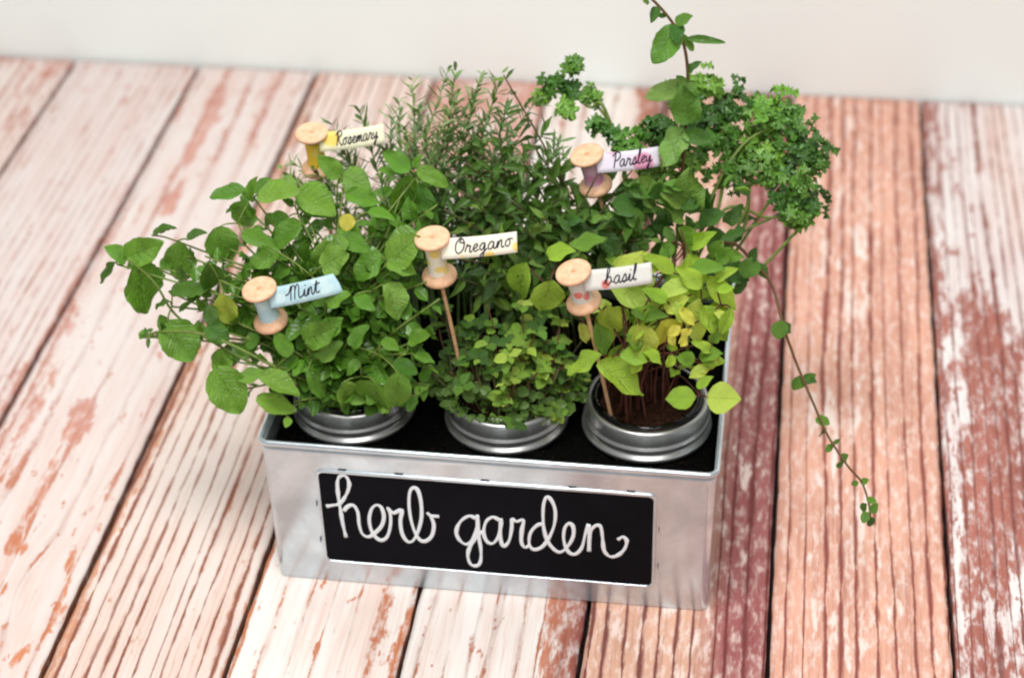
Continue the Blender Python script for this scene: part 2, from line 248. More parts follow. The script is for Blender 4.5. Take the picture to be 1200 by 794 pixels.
MINT_LEAVES = [((-0.2162, 0.053, 0.2034), (-0.2155, 0.0525, 0.1638), 0.66, 1),
 ((-0.2252, 0.0574, 0.2033), (-0.1995, 0.0574, 0.2168), 0.6, 1),
 ((-0.2265, 0.0588, 0.2001), (-0.2328, 0.0534, 0.2139), 0.75, 1),
 ((-0.2301, 0.0503, 0.2042), (-0.2422, 0.0527, 0.1864), 0.35, 0),
 ((-0.2099, 0.0689, 0.2127), (-0.1941, 0.0653, 0.2236), 0.4, 0),
 ((-0.1953, 0.0739, 0.2056), (-0.1961, 0.0726, 0.1787), 0.78, 1),
 ((-0.1907, 0.0737, 0.2082), (-0.1779, 0.0725, 0.2163), 0.55, 0),
 ((-0.1733, 0.0786, 0.2152), (-0.1675, 0.0741, 0.188), 0.75, 1),
 ((-0.1941, 0.0437, 0.1901), (-0.1726, 0.0464, 0.1938), 0.5, 0),
 ((-0.1616, 0.0418, 0.1925), (-0.1601, 0.0432, 0.1694), 0.62, 3),
 ((-0.1976, 0.0354, 0.1732), (-0.1823, 0.03, 0.1491), 0.85, 1),
 ((-0.1964, 0.0425, 0.1839), (-0.2089, 0.0424, 0.1792), 0.3, 0),
 ((-0.1655, 0.0175, 0.1542), (-0.1472, 0.0118, 0.126), 0.72, 1),
 ((-0.1636, 0.0301, 0.16), (-0.1642, 0.0288, 0.1364), 0.6, 1),
 ((-0.1539, 0.0197, 0.146), (-0.1327, 0.0225, 0.1496), 0.42, 2),
 ((-0.1403, 0.014, 0.1367), (-0.1179, 0.0172, 0.1257), 0.5, 2),
 ((-0.1377, 0.0165, 0.1517), (-0.113, 0.0185, 0.1398), 0.55, 2),
 ((-0.1578, 0.0972, 0.2302), (-0.182, 0.1006, 0.2217), 0.45, 1),
 ((-0.1557, 0.0971, 0.2238), (-0.1529, 0.0921, 0.242), 0.5, 1),
 ((-0.1487, 0.091, 0.2316), (-0.1208, 0.0871, 0.2394), 0.58, 2),
 ((-0.1567, 0.0971, 0.2224), (-0.1631, 0.0954, 0.2027), 0.95, 1),
 ((-0.1254, 0.0973, 0.2296), (-0.1009, 0.0943, 0.2213), 0.72, 2),
 ((-0.1559, 0.0727, 0.215), (-0.1344, 0.0706, 0.2115), 0.55, 1),
 ((-0.1192, 0.0773, 0.2224), (-0.14, 0.0771, 0.2036), 0.6, 1),
 ((-0.1304, 0.063, 0.21), (-0.1496, 0.066, 0.1981), 0.6, 1),
 ((-0.1013, 0.0712, 0.2153), (-0.1008, 0.0745, 0.1864), 0.8, 2),
 ((-0.1206, 0.0279, 0.1597), (-0.1291, 0.0318, 0.1739), 0.6, 1),
 ((-0.1111, 0.0299, 0.17), (-0.0888, 0.0255, 0.1858), 0.6, 1),
 ((-0.1024, 0.0269, 0.1592), (-0.0889, 0.0305, 0.1713), 0.6, 2),
 ((-0.1092, 0.0242, 0.1524), (-0.0996, 0.0239, 0.1311), 0.5, 1),
 ((-0.1993, 0.0336, 0.1684), (-0.1993, 0.0297, 0.1772), 0.4, 0),
 ((-0.2115, 0.0334, 0.1634), (-0.2167, 0.0331, 0.1612), 0.5, 0),
 ((-0.2071, 0.0261, 0.1672), (-0.206, 0.0207, 0.1636), 0.4, 0),
 ((-0.2104, 0.0337, 0.1633), (-0.2133, 0.0376, 0.1671), 0.4, 0),
 ((-0.1709, 0.0512, 0.2079), (-0.1718, 0.0533, 0.1864), 0.7, 0),
 ((-0.1696, 0.0373, 0.187), (-0.1688, 0.0328, 0.1741), 0.7, 0),
 ((-0.1711, 0.0296, 0.1763), (-0.1581, 0.0313, 0.1651), 0.7, 0),
 ((-0.1203, 0.0125, 0.1242), (-0.1226, 0.0069, 0.1222), 0.9, 2),
 ((-0.1254, 0.1008, 0.2319), (-0.1032, 0.0953, 0.2176), 0.8, 2),
 ((-0.1019, 0.1089, 0.2367), (-0.112, 0.1062, 0.2524), 0.65, 1),
 ((-0.1015, 0.1123, 0.2365), (-0.0845, 0.1161, 0.224), 0.85, 2),
 ((-0.0955, 0.0965, 0.2329), (-0.0761, 0.1005, 0.2257), 0.55, 1),
 ((-0.0894, 0.0821, 0.2278), (-0.0925, 0.0768, 0.2184), 0.9, 4),
 ((-0.0943, 0.0719, 0.2174), (-0.0756, 0.0662, 0.216), 0.6, 1),
 ((-0.0877, 0.0633, 0.219), (-0.1063, 0.0614, 0.2091), 0.85, 2),
 ((-0.0467, 0.0736, 0.2215), (-0.0676, 0.0691, 0.2087), 0.85, 2),
 ((-0.0566, 0.1045, 0.2468), (-0.0733, 0.1072, 0.2559), 0.6, 1),
 ((-0.0532, 0.1078, 0.245), (-0.0331, 0.1114, 0.235), 0.5, 1),
 ((-0.0581, 0.1118, 0.2386), (-0.067, 0.1095, 0.204), 0.55, 1),
 ((-0.0518, 0.102, 0.2396), (-0.0416, 0.1012, 0.2127), 0.36, 0),
 ((-0.0651, 0.1102, 0.241), (-0.0773, 0.1102, 0.2424), 0.55, 1),
 ((-0.0559, 0.113, 0.2444), (-0.0507, 0.1132, 0.2528), 0.5, 1),
 ((-0.1437, 0.1093, 0.231), (-0.1559, 0.1083, 0.2215), 0.6, 1),
 ((-0.1269, 0.1016, 0.235), (-0.1441, 0.1028, 0.2276), 0.7, 2),
 ((-0.0786, 0.0827, 0.2299), (-0.0623, 0.0797, 0.2311), 0.5, 1),
 ((-0.1302, 0.0886, 0.219), (-0.1435, 0.0878, 0.2129), 0.8, 1),
 ((-0.0673, 0.0602, 0.2136), (-0.0844, 0.0543, 0.1981), 0.66, 1),
 ((-0.0618, 0.0551, 0.2131), (-0.0424, 0.0549, 0.2334), 0.72, 2),
 ((-0.0619, 0.0504, 0.2163), (-0.0447, 0.0505, 0.2098), 0.55, 2),
 ((-0.0624, 0.046, 0.2042), (-0.0512, 0.0406, 0.183), 0.72, 2),
 ((-0.0962, 0.0778, 0.2202), (-0.0803, 0.0764, 0.2105), 0.7, 1),
 ((-0.1036, 0.056, 0.2067), (-0.0852, 0.0535, 0.2198), 0.8, 2),
 ((-0.0664, 0.0188, 0.1521), (-0.0728, 0.0201, 0.1225), 0.9, 1),
 ((-0.0513, 0.0132, 0.1645), (-0.0521, 0.0078, 0.1371), 0.6, 1),
 ((-0.0873, 0.018, 0.1498), (-0.0819, 0.0216, 0.1243), 0.6, 2),
 ((-0.0964, 0.0355, 0.1942), (-0.0825, 0.0341, 0.205), 0.6, 1),
 ((-0.0812, 0.0422, 0.1972), (-0.0684, 0.0394, 0.1892), 0.6, 1),
 ((-0.098, 0.029, 0.1789), (-0.0855, 0.0261, 0.1908), 0.7, 1),
 ((-0.0812, 0.0247, 0.1723), (-0.0709, 0.0247, 0.1886), 0.6, 1),
 ((-0.0628, 0.0256, 0.1776), (-0.0518, 0.0234, 0.1735), 0.7, 1),
 ((-0.0478, 0.0313, 0.1746), (-0.0336, 0.0256, 0.1844), 0.6, 1),
 ((-0.0432, 0.0245, 0.1689), (-0.031, 0.0259, 0.1644), 0.6, 1),
 ((-0.0551, 0.0197, 0.1671), (-0.0402, 0.0159, 0.1623), 0.6, 0),
 ((-0.0768, 0.0256, 0.1608), (-0.0876, 0.022, 0.1536), 0.6, 1)]
MINT_TIPS = [(-0.2223, 0.0657, 0.196), (-0.2121, 0.0414, 0.1595), (-0.1805, 0.0446, 0.1597), (-0.179, 0.0672, 0.2013), (-0.1615, 0.0999, 0.2185), (-0.1477, 0.07, 0.2016), (-0.1308, 0.106, 0.2166), (-0.1329, 0.0763, 0.2047), (-0.106, 0.1188, 0.2257), (-0.0875, 0.093, 0.2216), (-0.0734, 0.12, 0.2362), (-0.0499, 0.1213, 0.2339), (-0.0803, 0.0766, 0.202), (-0.0611, 0.0914, 0.2183), (-0.06, 0.0512, 0.1961), (-0.0392, 0.0525, 0.203), (-0.0811, 0.045, 0.1737), (-0.1111, 0.0336, 0.1606), (-0.1399, 0.036, 0.1433), (-0.1505, 0.0302, 0.1304), (-0.1181, 0.0187, 0.1323), (-0.0688, 0.0297, 0.1541), (-0.0445, 0.041, 0.1605), (-0.0538, 0.0291, 0.1429), (-0.0968, 0.0335, 0.1423), (-0.0417, 0.0851, 0.2176), (-0.1013, 0.0476, 0.1892), (-0.1604, 0.0508, 0.1856), (-0.0384, 0.0309, 0.1428), (-0.1278, 0.0419, 0.1723), (-0.1699, 0.0602, 0.1942), (-0.1912, 0.071, 0.1978), (-0.1344, 0.056, 0.1934), (-0.118, 0.0485, 0.181), (-0.0885, 0.062, 0.1926), (-0.0753, 0.0829, 0.2168), (-0.0516, 0.0661, 0.2112), (-0.1151, 0.0923, 0.2078), (-0.0814, 0.0394, 0.1522), (-0.1464, 0.0456, 0.1552), (-0.1655, 0.034, 0.1493), (-0.0508, 0.0501, 0.1725), (-0.0348, 0.0473, 0.1694), (-0.0642, 0.0389, 0.1732), (-0.0908, 0.0254, 0.1294), (-0.1304, 0.0561, 0.181), (-0.0715, 0.054, 0.187), (-0.1579, 0.0797, 0.2038), (-0.0876, 0.077, 0.2106), (-0.1201, 0.0651, 0.2007), (-0.0348, 0.0291, 0.1575), (-0.0309, 0.0469, 0.1951), (-0.0428, 0.0248, 0.1374), (-0.0523, 0.0187, 0.1349), (-0.0328, 0.0757, 0.206), (-0.0395, 0.0965, 0.2287), (-0.0593, 0.1118, 0.2238), (-0.1258, 0.0943, 0.212), (-0.1483, 0.0971, 0.2087), (-0.1791, 0.0568, 0.1768), (-0.0604, 0.0396, 0.1538), (-0.102, 0.0407, 0.1625), (-0.1835, 0.0512, 0.1931), (-0.1692, 0.0799, 0.1997), (-0.1438, 0.0481, 0.1856), (-0.1708, 0.0435, 0.1709), (-0.1532, 0.0417, 0.1575), (-0.1377, 0.0723, 0.2008), (-0.196, 0.0523, 0.1819), (-0.1299, 0.0425, 0.1523)]
MINT_MAIN = [[(-0.131, 0.04, 0.1344), (-0.1656, 0.04, 0.1526), (-0.1942, 0.045, 0.1712), (-0.2049, 0.045, 0.1952), (-0.219, 0.045, 0.2116)], [(-0.1198, 0.03, 0.1431), (-0.1675, 0.03, 0.1683), (-0.1991, 0.03, 0.1702), (-0.2106, 0.03, 0.1641)]]
BASIL_LEAVES = [((0.0654, 0.0428, 0.1646), (0.0459, 0.0402, 0.1505), 0.5, 1),
 ((0.0651, 0.0362, 0.1629), (0.0894, 0.0388, 0.1413), 0.62, 1),
 ((0.1227, 0.0269, 0.1499), (0.1052, 0.0287, 0.1464), 0.72, 1),
 ((0.1304, 0.0254, 0.1512), (0.1492, 0.0214, 0.155), 0.9, 2),
 ((0.0676, 0.0601, 0.189), (0.0701, 0.0623, 0.1581), 0.5, 2),
 ((0.0776, 0.0384, 0.1689), (0.093, 0.0403, 0.1636), 0.62, 1),
 ((0.1211, 0.044, 0.1642), (0.1104, 0.0461, 0.1638), 0.85, 0),
 ((0.124, 0.0444, 0.1672), (0.1358, 0.0385, 0.1766), 0.6, 0),
 ((0.1002, 0.0542, 0.1833), (0.1076, 0.0569, 0.1621), 0.85, 3),
 ((0.0871, 0.0473, 0.1848), (0.0947, 0.044, 0.162), 0.62, 4),
 ((0.1222, 0.0592, 0.1969), (0.1213, 0.0585, 0.1676), 0.52, 2),
 ((0.1229, 0.0575, 0.1926), (0.1419, 0.0563, 0.1725), 0.5, 1),
 ((0.1252, 0.074, 0.2031), (0.1428, 0.068, 0.1862), 0.45, 1),
 ((0.1161, 0.0638, 0.2045), (0.0939, 0.0591, 0.2012), 0.48, 2),
 ((0.114, 0.0773, 0.2165), (0.1192, 0.072, 0.1916), 0.56, 1),
 ((0.1068, 0.0971, 0.2216), (0.1202, 0.0996, 0.1968), 0.52, 0),
 ((0.0704, 0.0715, 0.2082), (0.1024, 0.0705, 0.2151), 0.46, 2),
 ((0.0699, 0.0645, 0.1973), (0.0956, 0.0617, 0.1896), 0.56, 2),
 ((0.0827, 0.0551, 0.1883), (0.1042, 0.0555, 0.1876), 0.42, 0),
 ((0.1023, 0.0585, 0.1892), (0.1151, 0.0561, 0.201), 0.6, 2),
 ((0.1123, 0.0424, 0.1769), (0.1185, 0.0396, 0.1899), 0.6, 3),
 ((0.0329, 0.066, 0.1993), (0.0293, 0.0655, 0.1751), 0.78, 1),
 ((0.0163, 0.0793, 0.2015), (0.006, 0.0771, 0.1714), 0.5, 1),
 ((0.0302, 0.0768, 0.2108), (0.0437, 0.0726, 0.2192), 0.7, 1),
 ((0.0428, 0.0837, 0.2137), (0.0642, 0.0838, 0.2191), 0.45, 0),
 ((0.1247, 0.0433, 0.1665), (0.1389, 0.0411, 0.1668), 0.55, 1),
 ((0.1238, 0.0334, 0.1521), (0.1327, 0.0336, 0.1609), 0.5, 1),
 ((0.0525, 0.0517, 0.1801), (0.0565, 0.0494, 0.1676), 0.5, 4),
 ((0.0623, 0.0523, 0.1804), (0.0684, 0.0534, 0.16), 0.5, 0),
 ((0.1312, 0.0649, 0.2005), (0.1413, 0.0658, 0.2031), 0.5, 1),
 ((0.131, 0.0565, 0.1916), (0.1406, 0.0529, 0.1874), 0.5, 2),
 ((0.1053, 0.0733, 0.205), (0.0867, 0.0743, 0.2153), 0.5, 1),
 ((0.1027, 0.057, 0.1965), (0.0905, 0.0552, 0.2066), 0.5, 1),
 ((0.1134, 0.0522, 0.1858), (0.1068, 0.055, 0.1982), 0.5, 2),
 ((0.1297, 0.0744, 0.2011), (0.1393, 0.0721, 0.2132), 0.5, 1),
 ((0.071, 0.0711, 0.1941), (0.0789, 0.073, 0.2033), 0.5, 0),
 ((0.1154, 0.0721, 0.2091), (0.1333, 0.0707, 0.2162), 0.5, 0),
 ((0.1222, 0.0633, 0.2033), (0.1076, 0.0655, 0.2155), 0.55, 1),
 ((0.0957, 0.0487, 0.1743), (0.0873, 0.0516, 0.1741), 0.6, 3),
 ((0.1352, 0.0571, 0.1865), (0.1389, 0.0577, 0.1712), 0.5, 1),
 ((0.1311, 0.04, 0.1635), (0.1212, 0.0397, 0.1578), 0.5, 4),
 ((0.0919, 0.0544, 0.1925), (0.083, 0.0542, 0.1769), 0.5, 1),
 ((0.141, 0.0534, 0.197), (0.1359, 0.0488, 0.18), 0.4, 1),
 ((0.0807, 0.0757, 0.2016), (0.0668, 0.0702, 0.2142), 0.5, 0),
 ((0.111, 0.0542, 0.1941), (0.1196, 0.0492, 0.1859), 0.5, 3),
 ((0.1286, 0.0981, 0.2041), (0.1457, 0.0961, 0.2042), 0.5, 0),
 ((0.1166, 0.073, 0.1693), (0.1311, 0.071, 0.1764), 0.59, 0),
 ((0.1384, 0.0828, 0.1855), (0.1258, 0.0808, 0.1882), 0.56, 0),
 ((0.1319, 0.1028, 0.2103), (0.1257, 0.1008, 0.1979), 0.6, 0),
 ((0.1389, 0.0795, 0.1814), (0.1237, 0.0775, 0.177), 0.61, 1),
 ((0.0928, 0.0895, 0.1905), (0.0847, 0.0875, 0.1799), 0.49, 2),
 ((0.0857, 0.0678, 0.1547), (0.0957, 0.0658, 0.1721), 0.54, 2),
 ((0.1218, 0.0784, 0.1786), (0.1073, 0.0764, 0.1805), 0.57, 0),
 ((0.0796, 0.0751, 0.1711), (0.0634, 0.0731, 0.1695), 0.61, 2),
 ((0.1171, 0.0978, 0.2029), (0.1162, 0.0958, 0.1919), 0.56, 1),
 ((0.1352, 0.0726, 0.1699), (0.1189, 0.0706, 0.1739), 0.57, 1),
 ((0.1099, 0.082, 0.1822), (0.1274, 0.08, 0.1868), 0.52, 1),
 ((0.1008, 0.09, 0.1918), (0.1077, 0.088, 0.1817), 0.53, 0),
 ((0.0977, 0.0775, 0.1756), (0.0938, 0.0755, 0.1886), 0.56, 2),
 ((0.0708, 0.0668, 0.151), (0.0875, 0.0648, 0.1458), 0.59, 0),
 ((0.0993, 0.0961, 0.1994), (0.1014, 0.0941, 0.185), 0.57, 0),
 ((0.127, 0.0956, 0.2008), (0.1323, 0.0936, 0.1907), 0.51, 0),
 ((0.1303, 0.0951, 0.2004), (0.1387, 0.0931, 0.2121), 0.54, 0),
 ((0.0757, 0.081, 0.1784), (0.0857, 0.079, 0.1864), 0.54, 1),
 ((0.0679, 0.0792, 0.1755), (0.0543, 0.0772, 0.1701), 0.51, 2),
 ((0.1201, 0.0857, 0.1878), (0.13, 0.0837, 0.1805), 0.6, 0),
 ((0.113, 0.1008, 0.2063), (0.126, 0.0988, 0.2197), 0.49, 1),
 ((0.115, 0.0906, 0.1935), (0.1, 0.0886, 0.189), 0.57, 1),
 ((0.0765, 0.0676, 0.1534), (0.0686, 0.0656, 0.141), 0.55, 1),
 ((0.1015, 0.1029, 0.2082), (0.0975, 0.1009, 0.1939), 0.58, 0),
 ((0.0816, 0.0685, 0.1559), (0.0747, 0.0665, 0.1669), 0.61, 0),
 ((0.1296, 0.043, 0.1722), (0.122, 0.041, 0.1818), 0.55, 1),
 ((0.1049, 0.0462, 0.1796), (0.1098, 0.0442, 0.1734), 0.61, 3),
 ((0.11, 0.0421, 0.1678), (0.1029, 0.0401, 0.1608), 0.56, 1),
 ((0.0832, 0.0444, 0.1724), (0.0838, 0.0424, 0.161), 0.55, 1),
 ((0.1306, 0.0449, 0.1779), (0.134, 0.0429, 0.188), 0.57, 0),
 ((0.0891, 0.0436, 0.1704), (0.0835, 0.0416, 0.1821), 0.64, 0),
 ((0.0903, 0.0474, 0.182), (0.078, 0.0454, 0.1761), 0.62, 1),
 ((0.1117, 0.0478, 0.1849), (0.103, 0.0458, 0.1799), 0.58, 3),
 ((0.0909, 0.0409, 0.1625), (0.0831, 0.0389, 0.1557), 0.63, 2),
 ((0.1286, 0.0401, 0.1633), (0.119, 0.0381, 0.1561), 0.59, 2),
 ((0.1326, 0.0426, 0.1712), (0.1286, 0.0406, 0.1596), 0.57, 3),
 ((0.0912, 0.0431, 0.1693), (0.1029, 0.0411, 0.1637), 0.54, 1)]
TANGLE = [((0.0972, 0.1215, 0.2065), (0.1027, 0.1185, 0.1976), 0.65, 1),
 ((0.054, 0.1387, 0.2126), (0.0478, 0.1357, 0.2222), 0.53, 0),
 ((0.0472, 0.1208, 0.2069), (0.0334, 0.1178, 0.2084), 0.6, 0),
 ((0.132, 0.144, 0.1747), (0.1438, 0.141, 0.1667), 0.78, 0),
 ((0.1172, 0.1545, 0.1961), (0.1228, 0.1515, 0.212), 0.63, 0),
 ((0.0923, 0.128, 0.2304), (0.103, 0.125, 0.2306), 0.55, 1),
 ((0.0903, 0.1396, 0.2251), (0.0974, 0.1366, 0.2353), 0.51, 1),
 ((0.1193, 0.1488, 0.1951), (0.1272, 0.1458, 0.1844), 0.61, 0),
 ((0.0872, 0.1522, 0.2023), (0.073, 0.1492, 0.1947), 0.58, 0),
 ((0.0585, 0.1268, 0.2117), (0.0629, 0.1238, 0.2045), 0.62, 0),
 ((0.1074, 0.1274, 0.2291), (0.0969, 0.1244, 0.2373), 0.75, 1),
 ((0.0884, 0.1361, 0.2103), (0.0853, 0.1331, 0.2206), 0.62, 0),
 ((0.1369, 0.1276, 0.1704), (0.1382, 0.1246, 0.1611), 0.6, 0),
 ((0.0783, 0.131, 0.2269), (0.0934, 0.128, 0.2257), 0.74, 1),
 ((0.1252, 0.1212, 0.1674), (0.1107, 0.1182, 0.1675), 0.6, 0),
 ((0.0742, 0.1447, 0.2214), (0.0642, 0.1417, 0.219), 0.53, 0),
 ((0.0444, 0.1404, 0.1999), (0.0327, 0.1374, 0.1998), 0.6, 1),
 ((0.0776, 0.1353, 0.2066), (0.0688, 0.1323, 0.1976), 0.73, 1),
 ((0.0519, 0.1356, 0.2139), (0.0588, 0.1326, 0.2239), 0.6, 1),
 ((0.0602, 0.1421, 0.1877), (0.0587, 0.1391, 0.2036), 0.78, 0),
 ((0.1244, 0.1338, 0.2021), (0.11, 0.1308, 0.1986), 0.75, 1),
 ((0.1374, 0.1529, 0.2229), (0.1455, 0.1499, 0.2136), 0.53, 0),
 ((0.0749, 0.1445, 0.1943), (0.0785, 0.1415, 0.2052), 0.51, 1),
 ((0.1352, 0.1229, 0.186), (0.1291, 0.1199, 0.1779), 0.62, 0),
 ((0.0778, 0.1284, 0.2193), (0.0625, 0.1254, 0.216), 0.71, 0),
 ((0.1368, 0.1315, 0.2282), (0.1477, 0.1285, 0.2316), 0.56, 1),
 ((0.0938, 0.1513, 0.1754), (0.087, 0.1483, 0.1635), 0.64, 0),
 ((0.0484, 0.1241, 0.1954), (0.035, 0.1211, 0.2046), 0.78, 0),
 ((0.0508, 0.1446, 0.1995), (0.054, 0.1416, 0.1878), 0.69, 0),
 ((0.0825, 0.1578, 0.1831), (0.0847, 0.1548, 0.1958), 0.63, 1),
 ((0.0651, 0.1231, 0.2106), (0.05, 0.1201, 0.2086), 0.6, 1),
 ((0.1205, 0.1514, 0.1493), (0.1149, 0.1484, 0.1617), 0.52, 0),
 ((0.0684, 0.1376, 0.1863), (0.0802, 0.1346, 0.1851), 0.58, 0),
 ((0.0577, 0.1595, 0.1662), (0.0552, 0.1565, 0.1825), 0.68, 1),
 ((0.0786, 0.1557, 0.2081), (0.0689, 0.1527, 0.2173), 0.79, 1),
 ((0.146, 0.1274, 0.1681), (0.1422, 0.1244, 0.1554), 0.53, 0),
 ((0.0718, 0.1498, 0.1948), (0.0649, 0.1468, 0.2033), 0.58, 1),
 ((0.0479, 0.1257, 0.2113), (0.0536, 0.1227, 0.2008), 0.63, 1),
 ((0.0881, 0.1314, 0.2233), (0.0721, 0.1284, 0.2231), 0.61, 0),
 ((0.1381, 0.1599, 0.1866), (0.151, 0.1569, 0.1939), 0.57, 0),
 ((0.0723, 0.1319, 0.2092), (0.0848, 0.1289, 0.2208), 0.57, 0),
 ((0.0419, 0.158, 0.1818), (0.0488, 0.155, 0.1768), 0.5, 1),
 ((0.0792, 0.1396, 0.1791), (0.0698, 0.1366, 0.1709), 0.57, 0),
 ((0.0876, 0.1238, 0.2216), (0.1014, 0.1208, 0.2207), 0.59, 0),
 ((0.1121, 0.1212, 0.2047), (0.1097, 0.1182, 0.217), 0.51, 0),
 ((0.1366, 0.1503, 0.1611), (0.1373, 0.1473, 0.1532), 0.74, 0),
 ((0.0983, 0.1457, 0.2056), (0.1039, 0.1427, 0.2002), 0.77, 1),
 ((0.0901, 0.1441, 0.1923), (0.1051, 0.1411, 0.2013), 0.62, 0),
 ((0.0736, 0.1241, 0.2334), (0.0844, 0.1211, 0.2256), 0.73, 1),
 ((0.0902, 0.1262, 0.1971), (0.0736, 0.1232, 0.1935), 0.59, 0),
 ((0.0846, 0.1445, 0.1822), (0.0927, 0.1415, 0.1977), 0.51, 0),
 ((0.093, 0.1241, 0.2246), (0.0886, 0.1211, 0.2397), 0.7, 0),
 ((0.0461, 0.1379, 0.2024), (0.0467, 0.1349, 0.2181), 0.59, 0),
 ((0.0618, 0.1308, 0.2132), (0.068, 0.1278, 0.2248), 0.78, 0),
 ((0.0757, 0.13, 0.2141), (0.0738, 0.127, 0.2066), 0.79, 0),
 ((0.0945, 0.1246, 0.1907), (0.0931, 0.1216, 0.2056), 0.69, 0),
 ((0.1071, 0.1584, 0.1526), (0.1202, 0.1554, 0.1553), 0.52, 0),
 ((0.1428, 0.127, 0.206), (0.1399, 0.124, 0.1959), 0.65, 0),
 ((0.0567, 0.147, 0.1757), (0.0651, 0.144, 0.1644), 0.69, 0),
 ((0.0818, 0.1459, 0.215), (0.0729, 0.1429, 0.2238), 0.54, 0),
 ((0.0492, 0.1243, 0.1875), (0.0363, 0.1213, 0.191), 0.62, 0),
 ((0.0715, 0.1341, 0.2242), (0.0788, 0.1311, 0.2191), 0.77, 0),
 ((0.1361, 0.1391, 0.2341), (0.1286, 0.1361, 0.2287), 0.52, 1),
 ((0.053, 0.1412, 0.1823), (0.0372, 0.1382, 0.1809), 0.76, 1),
 ((0.1006, 0.1414, 0.1935), (0.0873, 0.1384, 0.1973), 0.75, 0),
 ((0.1195, 0.132, 0.2145), (0.1191, 0.129, 0.2295), 0.76, 0),
 ((0.0766, 0.1223, 0.1969), (0.0871, 0.1193, 0.1904), 0.68, 0),
 ((0.0521, 0.1597, 0.2129), (0.0637, 0.1567, 0.2254), 0.71, 0),
 ((0.0515, 0.144, 0.1961), (0.0408, 0.141, 0.1938), 0.6, 0),
 ((0.1075, 0.1489, 0.1784), (0.1024, 0.1459, 0.1932), 0.6, 0),
 ((0.0721, 0.14, 0.1778), (0.0711, 0.137, 0.1699), 0.72, 0),
 ((0.1169, 0.1252, 0.2225), (0.106, 0.1222, 0.2196), 0.6, 0),
 ((0.1434, 0.1228, 0.2034), (0.1299, 0.1198, 0.1999), 0.63, 0),
 ((0.0491, 0.1347, 0.186), (0.0359, 0.1317, 0.1769), 0.56, 1),
 ((0.1326, 0.1345, 0.2029), (0.1426, 0.1315, 0.2152), 0.59, 0),
 ((0.0829, 0.1434, 0.2071), (0.073, 0.1404, 0.2198), 0.54, 0),
 ((0.0438, 0.1284, 0.2293), (0.061, 0.1254, 0.2322), 0.63, 0),
 ((0.0444, 0.1495, 0.1922), (0.0577, 0.1465, 0.2008), 0.75, 0),
 ((0.0881, 0.1351, 0.1972), (0.1009, 0.1321, 0.1902), 0.64, 0),
 ((0.073, 0.1234, 0.2281), (0.0796, 0.1204, 0.2412), 0.51, 0),
 ((0.0826, 0.1256, 0.2126), (0.0966, 0.1226, 0.2165), 0.56, 1),
 ((0.1033, 0.1456, 0.1498), (0.0999, 0.1426, 0.141), 0.72, 0),
 ((0.0476, 0.154, 0.1719), (0.0475, 0.151, 0.185), 0.6, 1),
 ((0.1054, 0.1553, 0.2152), (0.0971, 0.1523, 0.2271), 0.57, 0),
 ((0.0649, 0.1211, 0.2192), (0.078, 0.1181, 0.2154), 0.78, 0),
 ((0.0996, 0.1543, 0.2161), (0.1017, 0.1513, 0.2066), 0.66, 0),
 ((0.0774, 0.1429, 0.2028), (0.0894, 0.1399, 0.2081), 0.6, 0),
 ((0.1011, 0.1544, 0.1933), (0.0882, 0.1514, 0.1956), 0.68, 0),
 ((0.0884, 0.1397, 0.1922), (0.0978, 0.1367, 0.2047), 0.76, 0),
 ((0.1281, 0.1359, 0.1595), (0.1414, 0.1329, 0.1523), 0.56, 0),
 ((0.1189, 0.1472, 0.2022), (0.1199, 0.1442, 0.1899), 0.72, 0),
 ((0.0841, 0.1305, 0.2145), (0.0899, 0.1275, 0.2077), 0.71, 0),
 ((0.1171, 0.1267, 0.2248), (0.1137, 0.1237, 0.2174), 0.64, 0),
 ((0.0637, 0.15, 0.1863), (0.0546, 0.147, 0.194), 0.62, 1),
 ((0.1035, 0.1515, 0.1733), (0.0932, 0.1485, 0.1712), 0.76, 1)]
